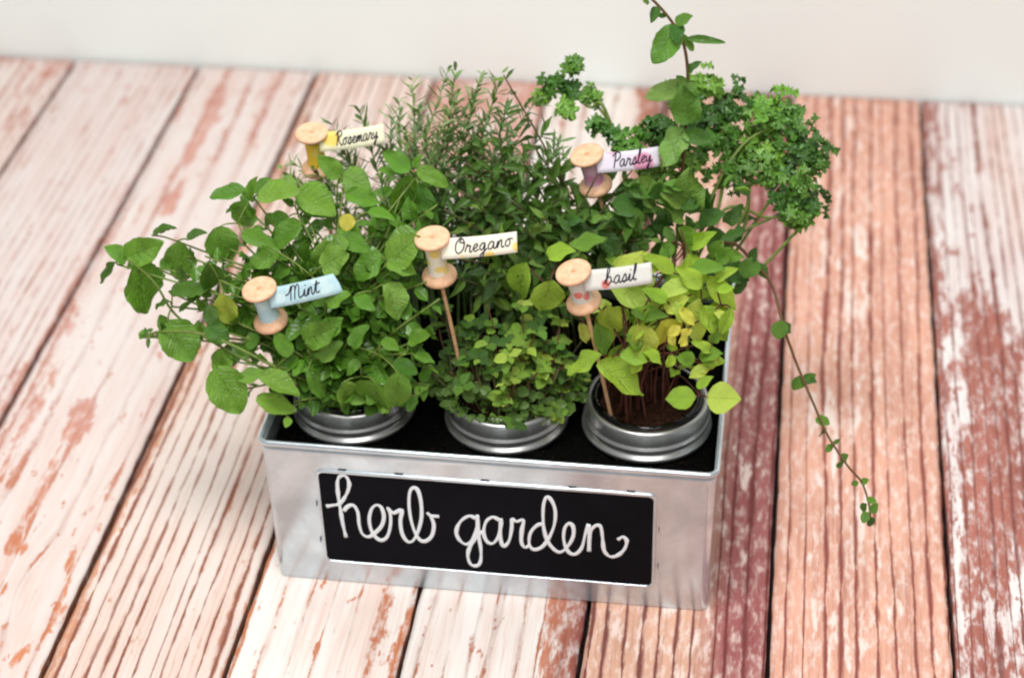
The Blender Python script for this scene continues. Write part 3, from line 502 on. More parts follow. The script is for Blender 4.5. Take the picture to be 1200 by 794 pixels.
PARSLEY = [((0.0198, 0.19, 0.263), 0.0056),
 ((0.0327, 0.19, 0.2769), 0.005),
 ((0.0423, 0.19, 0.2557), 0.0061),
 ((0.0295, 0.18, 0.2509), 0.0056),
 ((0.0499, 0.18, 0.241), 0.005),
 ((0.0126, 0.19, 0.2529), 0.0039),
 ((0.0305, 0.19, 0.26), 0.0044),
 ((0.0612, 0.175, 0.236), 0.005),
 ((0.1011, 0.19, 0.2572), 0.0094),
 ((0.1166, 0.19, 0.2671), 0.01),
 ((0.11, 0.18, 0.2482), 0.0122),
 ((0.1277, 0.19, 0.2557), 0.0122),
 ((0.0951, 0.17, 0.2379), 0.0111),
 ((0.1139, 0.17, 0.2298), 0.0122),
 ((0.1317, 0.18, 0.2342), 0.0133),
 ((0.1464, 0.19, 0.2506), 0.0122),
 ((0.1567, 0.19, 0.2543), 0.0111),
 ((0.1676, 0.19, 0.2488), 0.0111),
 ((0.171, 0.18, 0.2396), 0.0122),
 ((0.182, 0.17, 0.234), 0.0111),
 ((0.1874, 0.17, 0.2313), 0.0078),
 ((0.1642, 0.17, 0.2267), 0.0111),
 ((0.1752, 0.16, 0.2212), 0.0122),
 ((0.1841, 0.16, 0.2062), 0.01),
 ((0.1766, 0.155, 0.2026), 0.01),
 ((0.1822, 0.155, 0.1967), 0.0078),
 ((0.1409, 0.16, 0.2283), 0.0111),
 ((0.1307, 0.16, 0.2215), 0.0089),
 ((0.1451, 0.18, 0.2319), 0.0089),
 ((0.1046, 0.15, 0.2321), 0.01),
 ((0.0713, 0.17, 0.2334), 0.0089),
 ((0.087, 0.17, 0.2466), 0.0078),
 ((0.1706, 0.16, 0.2116), 0.01),
 ((0.1567, 0.165, 0.2231), 0.0078),
 ((0.1208, 0.18, 0.2427), 0.0111),
 ((0.1578, 0.19, 0.236), 0.01),
 ((0.0857, 0.16, 0.2217), 0.0078)]
PARSLEY_STEMS = [[(0.1187, 0.14, 0.1472), (0.1383, 0.15, 0.181), (0.1612, 0.16, 0.1921), (0.1765, 0.16, 0.2026)], [(0.1159, 0.14, 0.1503), (0.1338, 0.15, 0.1612), (0.1556, 0.16, 0.198), (0.1723, 0.165, 0.2241)], [(0.1184, 0.14, 0.1538), (0.1433, 0.15, 0.1878), (0.1465, 0.16, 0.2194), (0.1556, 0.18, 0.2325)], [(0.1129, 0.14, 0.16), (0.1268, 0.15, 0.1994), (0.13, 0.17, 0.2246), (0.1282, 0.19, 0.2435)], [(0.1075, 0.14, 0.1596), (0.132, 0.15, 0.2029), (0.1586, 0.155, 0.1951), (0.1792, 0.155, 0.2028)], [(0.1021, 0.14, 0.1592), (0.1055, 0.15, 0.2042), (0.1113, 0.17, 0.2297)], [(0.0961, 0.15, 0.1519), (0.0741, 0.17, 0.2211), (0.0569, 0.18, 0.2421), (0.0423, 0.19, 0.257)], [(0.0569, 0.18, 0.2421), (0.0429, 0.185, 0.2507), (0.0235, 0.19, 0.262)], [(0.1244, 0.13, 0.1547), (0.1528, 0.14, 0.1642), (0.1726, 0.15, 0.1834), (0.1823, 0.155, 0.1948)], [(0.1103, 0.14, 0.1565), (0.1213, 0.15, 0.2053), (0.14, 0.17, 0.2375), (0.1677, 0.19, 0.2458)], [(0.1184, 0.14, 0.1538), (0.1437, 0.15, 0.2005), (0.1439, 0.16, 0.2192)], [(0.1016, 0.15, 0.1523), (0.0833, 0.16, 0.2091), (0.074, 0.17, 0.2305)]]
TALL_STEM = [(0.1082, 0.13, 0.16), (0.1053, 0.14, 0.1981), (0.1048, 0.145, 0.2382), (0.1064, 0.145, 0.2857), (0.104, 0.145, 0.3141), (0.0971, 0.145, 0.3304), (0.0868, 0.145, 0.3436), (0.0768, 0.145, 0.3524)]
TALL_LEAVES = [((0.0995, 0.145, 0.3306), (0.0857, 0.137, 0.309), 0.6, 1),
 ((0.0995, 0.145, 0.3317), (0.0979, 0.135, 0.3257), 0.8, 0),
 ((0.098, 0.145, 0.3316), (0.1077, 0.145, 0.3375), 0.7, 1),
 ((0.1052, 0.145, 0.3225), (0.1273, 0.141, 0.323), 0.22, 1),
 ((0.1085, 0.145, 0.3143), (0.102, 0.149, 0.3231), 0.4, 1),
 ((0.1047, 0.145, 0.2914), (0.0814, 0.14, 0.2843), 0.5, 2),
 ((0.106, 0.145, 0.3001), (0.1117, 0.145, 0.3089), 0.6, 0),
 ((0.1059, 0.145, 0.2857), (0.1005, 0.145, 0.2969), 0.8, 1),
 ((0.1031, 0.145, 0.2942), (0.1113, 0.14, 0.2842), 0.8, 1),
 ((0.1042, 0.142, 0.2639), (0.0951, 0.134, 0.2413), 0.75, 2),
 ((0.1083, 0.14, 0.2683), (0.1035, 0.14, 0.2941), 0.7, 1),
 ((0.1034, 0.14, 0.2603), (0.125, 0.14, 0.2575), 0.5, 0),
 ((0.1064, 0.13, 0.2171), (0.0908, 0.126, 0.2308), 0.6, 2),
 ((0.1092, 0.13, 0.2111), (0.11, 0.126, 0.2441), 0.7, 2),
 ((0.0882, 0.13, 0.2159), (0.0778, 0.126, 0.2361), 0.7, 2),
 ((0.1067, 0.13, 0.2078), (0.0926, 0.124, 0.2292), 0.8, 2),
 ((0.1139, 0.12, 0.1992), (0.1077, 0.116, 0.2077), 0.6, 1),
 ((0.0819, 0.145, 0.3434), (0.0779, 0.145, 0.347), 0.6, 1),
 ((0.0869, 0.145, 0.342), (0.0844, 0.135, 0.3361), 0.5, 0),
 ((0.092, 0.145, 0.3357), (0.086, 0.145, 0.3365), 0.5, 0),
 ((0.0815, 0.12, 0.2032), (0.0734, 0.12, 0.2213), 0.6, 1),
 ((0.0656, 0.12, 0.2146), (0.0788, 0.12, 0.203), 0.6, 0),
 ((0.1237, 0.12, 0.1873), (0.135, 0.12, 0.169), 0.6, 0),
 ((0.1342, 0.13, 0.1749), (0.148, 0.13, 0.163), 0.8, 0),
 ((0.1313, 0.13, 0.1811), (0.1253, 0.13, 0.1997), 0.8, 0),
 ((0.0552, 0.12, 0.2014), (0.0712, 0.12, 0.1835), 0.5, 0),
 ((0.1173, 0.13, 0.2054), (0.1326, 0.13, 0.2126), 0.7, 0)]
TRAIL_STEM = [(0.1234, 0.13, 0.1805), (0.1377, 0.13, 0.1911), (0.1526, 0.125, 0.1797), (0.1639, 0.12, 0.1679), (0.1722, 0.1, 0.1524), (0.1815, 0.09, 0.1325), (0.1928, 0.075, 0.1152), (0.2033, 0.06, 0.1013), (0.2159, 0.045, 0.0913), (0.2253, 0.04, 0.0828), (0.23, 0.03, 0.0749), (0.2316, 0.025, 0.0678)]
TRAIL_LEAVES = [((0.1523, 0.125, 0.1847), (0.1464, 0.119, 0.1718), 0.85, 1),
 ((0.1521, 0.125, 0.1796), (0.162, 0.125, 0.1707), 0.6, 0),
 ((0.1498, 0.125, 0.1826), (0.1525, 0.125, 0.1923), 0.6, 0),
 ((0.1704, 0.1, 0.1568), (0.1706, 0.094, 0.1463), 0.9, 1),
 ((0.172, 0.1, 0.155), (0.1761, 0.1, 0.1475), 0.8, 0),
 ((0.1846, 0.087, 0.1251), (0.1822, 0.083, 0.116), 0.9, 1),
 ((0.1869, 0.087, 0.122), (0.1933, 0.087, 0.1272), 0.8, 1),
 ((0.1859, 0.087, 0.1212), (0.1947, 0.083, 0.1237), 0.7, 0),
 ((0.1956, 0.07, 0.106), (0.204, 0.066, 0.1052), 0.8, 1),
 ((0.2002, 0.07, 0.0996), (0.2003, 0.07, 0.0914), 0.7, 0),
 ((0.2063, 0.06, 0.0948), (0.2031, 0.057, 0.0902), 0.7, 1),
 ((0.2064, 0.06, 0.0935), (0.2112, 0.06, 0.0993), 0.4, 1),
 ((0.2119, 0.05, 0.0901), (0.2161, 0.05, 0.0959), 0.8, 1),
 ((0.2136, 0.05, 0.0889), (0.2098, 0.05, 0.0844), 0.6, 0),
 ((0.2233, 0.04, 0.0826), (0.2188, 0.04, 0.0808), 0.8, 1),
 ((0.2243, 0.04, 0.0827), (0.2292, 0.04, 0.0853), 0.8, 1),
 ((0.2282, 0.03, 0.0781), (0.2345, 0.03, 0.0767), 0.8, 1),
 ((0.2302, 0.025, 0.0724), (0.2267, 0.023, 0.0656), 0.9, 1),
 ((0.2312, 0.025, 0.0725), (0.2346, 0.025, 0.0798), 0.7, 1),
 ((0.231, 0.025, 0.0691), (0.2322, 0.025, 0.0616), 0.8, 0),
 ((0.229, 0.03, 0.0748), (0.2266, 0.03, 0.0676), 0.8, 0)]
ROSEMARY = [(-0.1531, 0.16, 0.2163), (-0.1415, 0.15, 0.2136), (-0.139, 0.15, 0.1977), (-0.1233, 0.175, 0.2313), (-0.0994, 0.18, 0.2454), (-0.085, 0.18, 0.2369), (-0.0741, 0.185, 0.2502), (-0.0638, 0.19, 0.2541), (-0.0551, 0.19, 0.265), (-0.0442, 0.19, 0.2632), (-0.0346, 0.18, 0.2583), (-0.0236, 0.18, 0.2619), (-0.0187, 0.18, 0.2469), (-0.0077, 0.18, 0.2537), (-0.0061, 0.19, 0.2634), (0.0046, 0.17, 0.26), (-0.0686, 0.165, 0.2342), (-0.0546, 0.165, 0.2412), (-0.0382, 0.165, 0.2422), (-0.0241, 0.16, 0.2367), (-0.0079, 0.16, 0.2377), (0.0096, 0.17, 0.242), (0.0182, 0.165, 0.2301), (-0.0769, 0.15, 0.2301), (-0.0444, 0.15, 0.229), (-0.1077, 0.165, 0.2256), (0.0295, 0.16, 0.2244), (-0.0303, 0.19, 0.2712), (-0.0918, 0.17, 0.2298), (-0.1247, 0.15, 0.2146), (-0.0644, 0.175, 0.2441), (-0.0316, 0.175, 0.246), (0.004, 0.15, 0.2289), (-0.0595, 0.18, 0.2508), (-0.0458, 0.18, 0.2515), (-0.0147, 0.17, 0.2406)]
NARROW = [(-0.0091, 0.175, 0.2757), (-0.0273, 0.13, 0.2391), (-0.0116, 0.13, 0.234), (0.0064, 0.135, 0.2412), (0.0227, 0.13, 0.2331), (0.0343, 0.12, 0.2248), (0.05, 0.12, 0.2197), (-0.0341, 0.12, 0.2265), (-0.0168, 0.11, 0.2216), (0.0035, 0.115, 0.2229), (0.023, 0.105, 0.2183), (0.0418, 0.1, 0.2105), (0.0568, 0.105, 0.2114), (-0.0236, 0.1, 0.2091), (0.0007, 0.095, 0.2079), (0.0176, 0.085, 0.2034), (0.0332, 0.085, 0.2045), (0.0646, 0.13, 0.2205), (0.0761, 0.12, 0.2091), (0.0875, 0.11, 0.204), (0.053, 0.14, 0.2289), (-0.0079, 0.08, 0.1924), (0.0492, 0.08, 0.1966), (-0.0331, 0.15, 0.2421), (-0.0097, 0.155, 0.2436), (0.0123, 0.15, 0.2417), (0.0287, 0.145, 0.2273), (0.074, 0.14, 0.2333), (-0.0173, 0.085, 0.1724), (0.0071, 0.08, 0.1682), (-0.0274, 0.085, 0.1844), (0.0341, 0.075, 0.1738), (0.0497, 0.075, 0.1719), (-0.0067, 0.09, 0.1982), (-0.0357, 0.09, 0.1962), (0.0106, 0.1, 0.2145), (0.0527, 0.095, 0.2053), (0.0739, 0.09, 0.1978), (-0.0381, 0.11, 0.2171)]
MARKERS = {'basil': {'bot': (0.054, 0.05, 0.1994), 'flag': (0.0941, 0.05, 0.2212), 'stick': (0.0696, 0.05, 0.1241), 'top': (0.0486, 0.046, 0.2218)},
 'mint': {'bot': (-0.1341, 0.04, 0.1783), 'flag': (-0.0894, 0.04, 0.2073), 'stick': (-0.1245, 0.045, 0.1311), 'top': (-0.1374, 0.036, 0.2028)},
 'oregano': {'bot': (-0.0332, 0.06, 0.2056), 'flag': (0.0144, 0.06, 0.2302), 'stick': (-0.0223, 0.06, 0.1316), 'top': (-0.0353, 0.056, 0.233)},
 'parsley': {'bot': (0.0504, 0.15, 0.217), 'flag': (0.0898, 0.15, 0.2385), 'stick': (0.0636, 0.145, 0.1726), 'top': (0.0455, 0.146, 0.2401)},
 'rosemary': {'bot': (-0.1288, 0.16, 0.2133), 'flag': (-0.0838, 0.16, 0.2387), 'stick': (-0.1238, 0.155, 0.1727), 'top': (-0.1295, 0.156, 0.2396)}}
KEY_STREAKS = [([(-0.3177, 0.1636), (-0.3172, 0.1392), (-0.3154, 0.079), (-0.3179, 0.0099)], 0.0085, 0.5), ([(-0.3151, 0.1521), (-0.3187, 0.1343)], 0.014, 0.45), ([(-0.2661, 0.1036), (-0.2772, 0.0621), (-0.2809, 0.0283), (-0.2729, -0.0076), (-0.2675, -0.0535), (-0.2827, -0.0948)], 0.004, 0.5), ([(-0.3431, 0.6536), (-0.3406, 0.5644), (-0.3358, 0.4922), (-0.3311, 0.4117)], 0.006, 0.4), ([(-0.3358, 0.611), (-0.3328, 0.5502)], 0.02, 0.5), ([(-0.2985, 0.653), (-0.2949, 0.5841), (-0.2858, 0.5114)], 0.014, 0.42), ([(-0.3381, 0.5277), (-0.3552, 0.3835), (-0.3582, 0.2423)], 0.007, 0.4), ([(-0.351, 0.211), (-0.3526, 0.1499), (-0.3506, 0.075)], 0.012, 0.45), ([(-0.335, 0.4375), (-0.334, 0.3608)], 0.01, 0.35)]
KEY_KNOTS = [(-0.311, -0.0294, 0.012)]

# ------------------------------------------------------------------ setting: planks and backdrop
Y0, Y1 = -.95, .660
def box(x0, x1, y0, y1, z0, z1):
    v = [(x0, y0, z0), (x1, y0, z0), (x1, y1, z0), (x0, y1, z0), (x0, y0, z1), (x1, y0, z1), (x1, y1, z1), (x0, y1, z1)]
    return v, [(3, 2, 1, 0), (4, 5, 6, 7), (0, 1, 5, 4), (1, 2, 6, 5), (2, 3, 7, 6), (3, 0, 4, 7)]
m = MB(); m.add(*box(-1.08, .98, Y0, Y1 - .002, -.04, -.0135)); table = tag(m.build('plank_tabletop', M_DARKWOOD, smooth=False), kind='structure')
m = MB(); m.add(*box(-2.2, 2.2, Y1 + .0025, Y1 + .03, -.05, 2.0)); tag(m.build('backdrop_wall', M_WALL, smooth=False), kind='structure')
WH = srgb(236, 230, 224); WHP = srgb(226, 214, 208); LINE = srgb(116, 54, 42); MAR = srgb(150, 84, 76); SAL = srgb(229, 173, 147); ORA = srgb(216, 138, 98); PNK = srgb(213, 157, 142)
DMAR = srgb(86, 34, 34); LRED = srgb(138, 70, 54)
def seg_d(x, y, pts, wx=1.0):
    best = np.full(x.shape, 9.0)
    for (ax, ay), (bx, by) in zip(pts[:-1], pts[1:]):
        dx, dy = bx - ax, by - ay; t = np.clip(((x - ax) * dx + (y - ay) * dy) / (dx * dx + dy * dy + 1e-12), 0, 1)
        best = np.minimum(best, np.hypot(x - ax - t * dx, y - ay - t * dy))
    return best
def plank(x0, x1, seed, wood, dark, paint, cover, lstr, freq, fine=True, wood2=None, streaks=(), knots=()):
    """one board: wobbling edges, chamfered arrises, colour fields stored on its vertices"""
    rng = np.random.RandomState(int(seed * 10)); w = x1 - x0; xc = (x0 + x1) / 2
    nx = 30 if fine else 10; ny = 270 if fine else 60
    us = np.linspace(-1, 1, nx + 1); ys = np.linspace(Y0, Y1 + xc * .0014, ny + 1)
    wob = lambda k: sum(a * np.sin(ys * fq + p) for a, fq, p in zip(rng.uniform(.00005, .00024, 6), (7, 17, 41, 83, 150, 260), rng.uniform(0, 6, 6)))
    gp_ = .0019 if xc < -.1 else .0014; eL = x0 + gp_ + wob(0); eR = x1 - gp_ + wob(1)
    X = eL[:, None] + (eR - eL)[:, None] * (us[None, :] + 1) / 2; Yg = np.repeat(ys[:, None], nx + 1, 1)
    Z = -.0008 * np.clip((np.abs(us) - .93) / .07, 0, 1)[None, :] ** 2 + 0 * X
    Z = Z - .0004 * (1 + np.sin(X * 300 + seed)) * 0
    top = np.stack([X - xc, Yg, Z], 2).reshape(-1, 3); nt = len(top)
    idx = np.arange(nt).reshape(ny + 1, nx + 1)
    q = np.stack([idx[:-1, :-1], idx[:-1, 1:], idx[1:, 1:], idx[1:, :-1]], 2).reshape(-1, 4).tolist()
    ring = list(idx[0, :]) + list(idx[1:, -1]) + list(idx[-1, -2::-1]) + list(idx[-2:0:-1, 0])
    low = top[ring].copy(); low[:, 2] = -.0125; verts = np.vstack([top, low]); n = len(ring)
    for i in range(n): j = (i + 1) % n; q.append([int(ring[j]), int(ring[i]), nt + i, nt + j])
    me = bpy.data.meshes.new('plank'); me.from_pydata(verts.tolist(), [], q); me.update()
    allx = verts[:, 0] + xc; ally = verts[:, 1]; uloc = verts[:, 0] * 1.0
    cov = cover(allx, ally, verts[:, 0] / (w / 2)) if callable(cover) else np.full(len(verts), cover)
    gu = uloc.copy()
    for kx, ky, kr in knots:
        dx, dy = allx - kx, (ally - ky) * .38; rr = np.hypot(dx, dy); gu += np.sign(dx) * kr * 1.1 * np.exp(-(rr / kr) ** 2 * .35) * (1 - np.exp(-(np.abs(dx) / .004)))
        cov -= .55 * np.exp(-(np.hypot(dx, ally - ky) / (kr * .8)) ** 2) + .32 * np.exp(-((np.hypot(dx, (ally - ky) * .6) - kr * 1.9) / (kr * .35)) ** 2)
    cov -= .5 * np.clip((np.abs(verts[:, 0] / (w / 2)) - .93) / .07, 0, 1); cov[nt:] = -1
    for pts, wd, st in streaks: cov -= st * np.exp(-(seg_d(allx, ally, pts) / wd) ** 2)
    def put(name, typ, arr, key='vector'):
        a = me.attributes.new(name, typ, 'POINT'); a.data.foreach_set(key, np.asarray(arr, 'f').ravel())
    N = len(verts)
    put('pos', 'FLOAT_VECTOR', np.stack([gu, ally, np.full(N, seed * 3.7)], 1)); put('par', 'FLOAT_VECTOR', np.stack([cov, np.full(N, lstr), np.full(N, freq)], 1))
    wc = np.tile(np.array(wood), (N, 1))
    if wood2 is not None:
        k = np.clip(wood2[1](allx, ally, verts[:, 0] / (w / 2)), 0, 1)[:, None]; wc = wc * (1 - k) + np.array(wood2[0])[None, :] * k
    wc[nt:] = np.array(srgb(52, 22, 22))
    put('wood', 'FLOAT_COLOR', wc, 'color'); put('dark', 'FLOAT_COLOR', np.tile(np.array(dark), (N, 1)), 'color'); put('paint', 'FLOAT_COLOR', np.tile(np.array(paint), (N, 1)), 'color')
    sm = np.zeros(len(me.polygons), bool); sm[:ny * nx] = True; me.polygons.foreach_set('use_smooth', sm)
    return link('plank', me, M_PLANK, table, (xc, 0, 0))
G = [-1.05, -.94, -.83, -.715, -.605, -.492, -.3724, -.2609, -.1494, -.045, .0629, .1758, .2866, .397, .507, .615, .725, .835, .945]
sm_ = lambda a, lo, hi: np.clip((a - lo) / (hi - lo), 0, 1)
LOOK = {  # left boards' paint tones include a darkening for light falling off there
 0: dict(wood=PNK, dark=LINE, paint=WHP, cover=.7, lstr=.5, freq=95, fine=False), 1: dict(wood=ORA, dark=LINE, paint=WH, cover=.6, lstr=.5, freq=75, fine=False),
 2: dict(wood=PNK, dark=LINE, paint=WHP, cover=.75, lstr=.5, freq=95, fine=False), 3: dict(wood=PNK, dark=LINE, paint=WH, cover=.7, lstr=.6, freq=105, fine=False),
 4: dict(wood=PNK, dark=LRED, paint=WHP, cover=lambda x, y, u: .92 - .4 * sm_(y, .45, .66), lstr=.35, freq=100),
 5: dict(wood=PNK, dark=LINE, paint=srgb(224, 213, 209), cover=lambda x, y, u: .93 - .6 * sm_(u, .62, 1.0) * sm_(-y, -.45, -.05) - .25 * sm_(y, .5, .66) * sm_(u, 0, .6), lstr=.30, freq=120),
 6: dict(wood=PNK, dark=LRED, paint=srgb(226, 215, 210), cover=lambda x, y, u: 1.0 - .4 * sm_(-u, .78, 1), lstr=.2, freq=42, wood2=(ORA, lambda x, y, u: sm_(-y, -.15, 0)),
         streaks=KEY_STREAKS, knots=KEY_KNOTS),
 7: dict(wood=srgb(220, 160, 128), dark=LINE, paint=srgb(229, 214, 206), cover=lambda x, y, u: .84 - .6 * sm_(-u, .72, 1) - .12 * sm_(u, .2, .8), lstr=.8, freq=112, wood2=(SAL, lambda x, y, u: sm_(y, .3, .5))),
 8: dict(wood=ORA, dark=LINE, paint=WH, cover=lambda x, y, u: .90 - .5 * sm_(u, .62, .9) * sm_(-y, .0, .06) - .5 * sm_(y, .25, .5), lstr=.12, freq=60, wood2=(PNK, lambda x, y, u: sm_(y, .1, .3))),
 9: dict(wood=srgb(206, 134, 102), dark=DMAR, paint=WH, cover=lambda x, y, u: .92 - .7 * sm_(u, .30, .75), lstr=.22, freq=70, wood2=(MAR, lambda x, y, u: sm_(u, .5, 1))),
 10: dict(wood=srgb(228, 180, 154), dark=srgb(108, 44, 44), paint=srgb(240, 220, 210), cover=lambda x, y, u: .36 - .1 * sm_(u, .2, .8), lstr=.9, freq=92, wood2=(srgb(166, 98, 96), lambda x, y, u: np.maximum(sm_(u, .15, .5) * (1 - .5 * sm_(-y, .03, .12)), sm_(y, .3, .1) * 0))),
 11: dict(wood=srgb(232, 176, 153), dark=srgb(132, 60, 52), paint=srgb(244, 226, 217), cover=lambda x, y, u: .34 + .10 * np.cos(u * 4 + .6), lstr=.92, freq=90),
 12: dict(wood=srgb(180, 112, 98), dark=srgb(94, 42, 40), paint=srgb(234, 226, 224), cover=lambda x, y, u: .40 + .5 * sm_(y, .30, .42) * sm_(u, -.9, -.4) + .40 * sm_(-y, -.10, 0.02) * sm_(u, -.7, -.1) + .12 * np.sin(u * 5), lstr=.6, freq=120, wood2=(ORA, lambda x, y, u: sm_(y, .38, .5) * sm_(u, -.4, .2))),
 13: dict(wood=ORA, dark=LINE, paint=WH, cover=.35, lstr=.6, freq=80), 14: dict(wood=SAL, dark=LRED, paint=WH, cover=.5, lstr=.7, freq=90, fine=False),
}
for i in range(len(G) - 1):
    plank(G[i], G[i + 1], 1.3 + i * 2.9, **LOOK.get(i, LOOK[14]))

# ------------------------------------------------------------------ metal bin
BW, BD, BH, OV = .28, .205, .114, .0032
bin_ = tag(empty('metal_bin', (0, BD / 2, 0)), 'rectangular galvanised metal bin with black herb garden sign', 'bin'); BO = Vector((0, BD / 2, 0))
def rrect(hw, hd, r, z, n=5):
    p = []
    for cx, cy, a0 in ((hw - r, -hd + r, -PI / 2), (hw - r, hd - r, 0), (-hw + r, hd - r, PI / 2), (-hw + r, -hd + r, PI)):
        for k in range(n + 1): a = a0 + PI / 2 * k / n; p.append(Vector((cx + r * math.cos(a), cy + r * math.sin(a), z)))
    return p
def rings(rs, closed=False):
    v = [p for r in rs for p in r]; n = len(rs[0]); f = []
    for i in range(len(rs) - 1):
        for k in range(n): f.append((i * n + k, i * n + (k + 1) % n, (i + 1) * n + (k + 1) % n, (i + 1) * n + k))
    return v, f
hw, hd = BW / 2 - .002, BD / 2 - .002
zz = [0.0006, .012, .03, .05, .07, .09, .104, BH - .002]
def taper(z): return (OV - .002) * (1 - z / BH)
outer = [rrect(hw - taper(z), hd - taper(z), .005, z) for z in zz]
inner = [rrect(hw - taper(z) - .0011, hd - taper(z) - .0011, .004, max(z, .002)) for z in zz[::-1]]
v, f = rings(outer + inner); n = len(outer[0]); nv = len(v); v = v + outer[0] + inner[-1]; f.append(tuple(nv + k for k in range(n))[::-1]); f.append(tuple(nv + n + k for k in range(n)))
MB().add(v, f).build('body', M_GALV, bin_, True)
rp = rrect(hw + .0004, hd + .0004, .006, BH - .0018, 8); v = []; f = []; n = len(rp); sg = 10
for i, p in enumerate(rp):
    t = (rp[(i + 1) % n] - rp[i - 1]).normalized(); a = Vector((t.y, -t.x, 0))
    for k in range(sg): w = 2 * PI * k / sg; v.append(p + a * math.cos(w) * .0018 + Vector((0, 0, 1)) * math.sin(w) * .0021)
for i in range(n):
    for k in range(sg): f.append((i * sg + k, ((i + 1) % n) * sg + k, ((i + 1) % n) * sg + (k + 1) % sg, i * sg + (k + 1) % sg))
MB().add(v, f).build('rolled_rim', M_GALV, bin_)
# sign: embossed frame, black panel, lettering
SX0, SX1, SZ0, SZ1 = -.1048, .1038, .0190, .0945
FY = -BD / 2 + .0022
def fr(x0, x1, z0, z1, r, y): return [Vector(((x0 + x1) / 2 + p.x, y, (z0 + z1) / 2 + p.y)) for p in rrect((x1 - x0) / 2, (z1 - z0) / 2, r, 0, 5)]
sg_ = [fr(SX0 - .0002, SX1 + .0002, SZ0 - .0002, SZ1 + .0002, .0045, FY + .0016), fr(SX0, SX1, SZ0, SZ1, .0045, FY - .0006), fr(SX0 + .0004, SX1 - .0004, SZ0 + .0003, SZ1 - .0005, .0042, FY - .0012), fr(SX0 + .0013, SX1 - .0018, SZ0 + .0004, SZ1 - .0022, .0036, FY - .0011), fr(SX0 + .0016, SX1 - .0021, SZ0 + .0005, SZ1 - .0026, .0034, FY - .0004)]
v, f = rings(sg_); MB().add(v, f).build('sign_frame', M_GALV, bin_)
pan = [fr(SX0 + .0015, SX1 - .0020, SZ0 + .0004, SZ1 - .0024, .0034, y) for y in (FY + .0012, FY - .0006)]
v, f = rings(pan); n = len(pan[0]); f.append(tuple(n + k for k in range(n))[::-1]); sign = MB().add(v, f).build('chalkboard_panel', M_BLACK, bin_, False)
for st in SIGN_STROKES:
    mb = MB(); pts = spline([(x, FY - .0007, z) for x, z in st], 5)
    mb.add(*tube(pts, lambda t: (.00118 + .00022 * math.sin(t * 37 + 1) + .00012 * math.sin(t * 91)), 8, True, (Vector((0, 1, 0)), .10))); mb.build('chalk_letters', M_CHALK, sign)
for x in (-.088, -.053, .0, .053, .088):
    MB().add(*box(x - .0026, x + .0026, FY - .0006, FY + .0015, SZ1 + .0005, SZ1 + .0010)).build('fixing_tab', M_TAB, bin_, False)
for x in (SX0 - .0022, SX1 + .0010):
    for z in (.036, .066): MB().add(*box(x + .0004, x + .0008, FY - .0006, FY + .0015, z - .002, z + .002)).build('fixing_tab', M_TAB, bin_, False)
# soil filling the bin
rs = random.Random(5); nx, ny = 90, 64; v = []; f = []
for j in range(ny + 1):
    for i in range(nx + 1):
        x = -hw + .003 + (2 * hw - .006) * i / nx; y = .005 + (BD - .010) * j / ny
        v.append((x, y, .0945 + .004 * mnoise.noise((x * 60, y * 60, 1)) + .0022 * mnoise.noise((x * 240, y * 240, 3)) + rs.uniform(0, .0009)))
for j in range(ny):
    for i in range(nx): a = j * (nx + 1) + i; f.append((a, a + 1, a + nx + 2, a + nx + 1))
nb = len(v); per = list(range(nx + 1)) + [j * (nx + 1) + nx for j in range(1, ny + 1)] + [ny * (nx + 1) + i for i in range(nx - 1, -1, -1)] + [j * (nx + 1) for j in range(ny - 1, 0, -1)]
for i in per: v.append((v[i][0], v[i][1], .006))
for k in range(len(per)): kk = (k + 1) % len(per); f.append((per[kk], per[k], nb + k, nb + kk))
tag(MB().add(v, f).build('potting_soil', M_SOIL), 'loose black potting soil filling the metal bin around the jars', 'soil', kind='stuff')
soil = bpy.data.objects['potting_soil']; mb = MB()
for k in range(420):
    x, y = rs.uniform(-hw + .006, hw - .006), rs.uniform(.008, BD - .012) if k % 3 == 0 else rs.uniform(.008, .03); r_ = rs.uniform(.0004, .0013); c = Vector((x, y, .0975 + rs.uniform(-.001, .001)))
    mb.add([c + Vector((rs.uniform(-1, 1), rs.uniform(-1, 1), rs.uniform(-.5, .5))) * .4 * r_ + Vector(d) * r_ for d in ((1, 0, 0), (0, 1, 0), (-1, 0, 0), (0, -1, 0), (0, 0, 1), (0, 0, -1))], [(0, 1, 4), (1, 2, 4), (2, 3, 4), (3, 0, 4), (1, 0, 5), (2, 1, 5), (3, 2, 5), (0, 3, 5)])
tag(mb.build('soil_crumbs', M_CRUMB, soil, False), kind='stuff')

# ------------------------------------------------------------------ jars
JARS = [((-.0925, .061), 'screw-band glass jar in the bin holding the mint, left of the front row', 1.0), ((.0045, .0625), 'screw-band glass jar holding the small-leaved oregano, middle of the front row', 1.0), ((.0920, .066), 'screw-band glass jar holding the yellow-green basil, by the bin corner', 1.04)]
band_prof = [(.0330, .1172), (.0345, .1178), (.0356, .1172), (.0360, .1160), (.0360, .1080), (.0366, .1070), (.0376, .1062), (.0379, .1050), (.0374, .1038), (.0362, .1030), (.0360, .1018), (.0368, .1006), (.0384, .0996), (.0390, .0984), (.0386, .0970), (.0372, .0964), (.0350, .0966), (.0348, .1160), (.0330, .1160)]
def knurl():
    v, f = lathe(band_prof, 120, True); out = []
    for i, p in enumerate(v):
        row, k = divmod(i, 120); r = Vector((p[0], p[1], 0))
        s = 1.0 + (.018 if (row in (3, 4) and k % 2) else 0); out.append((p[0] * s, p[1] * s, p[2]))
    return out, f
bv, bf = knurl(); band_me = mesh('lid_band', [(x, y, z - .1) for x, y, z in bv], bf)
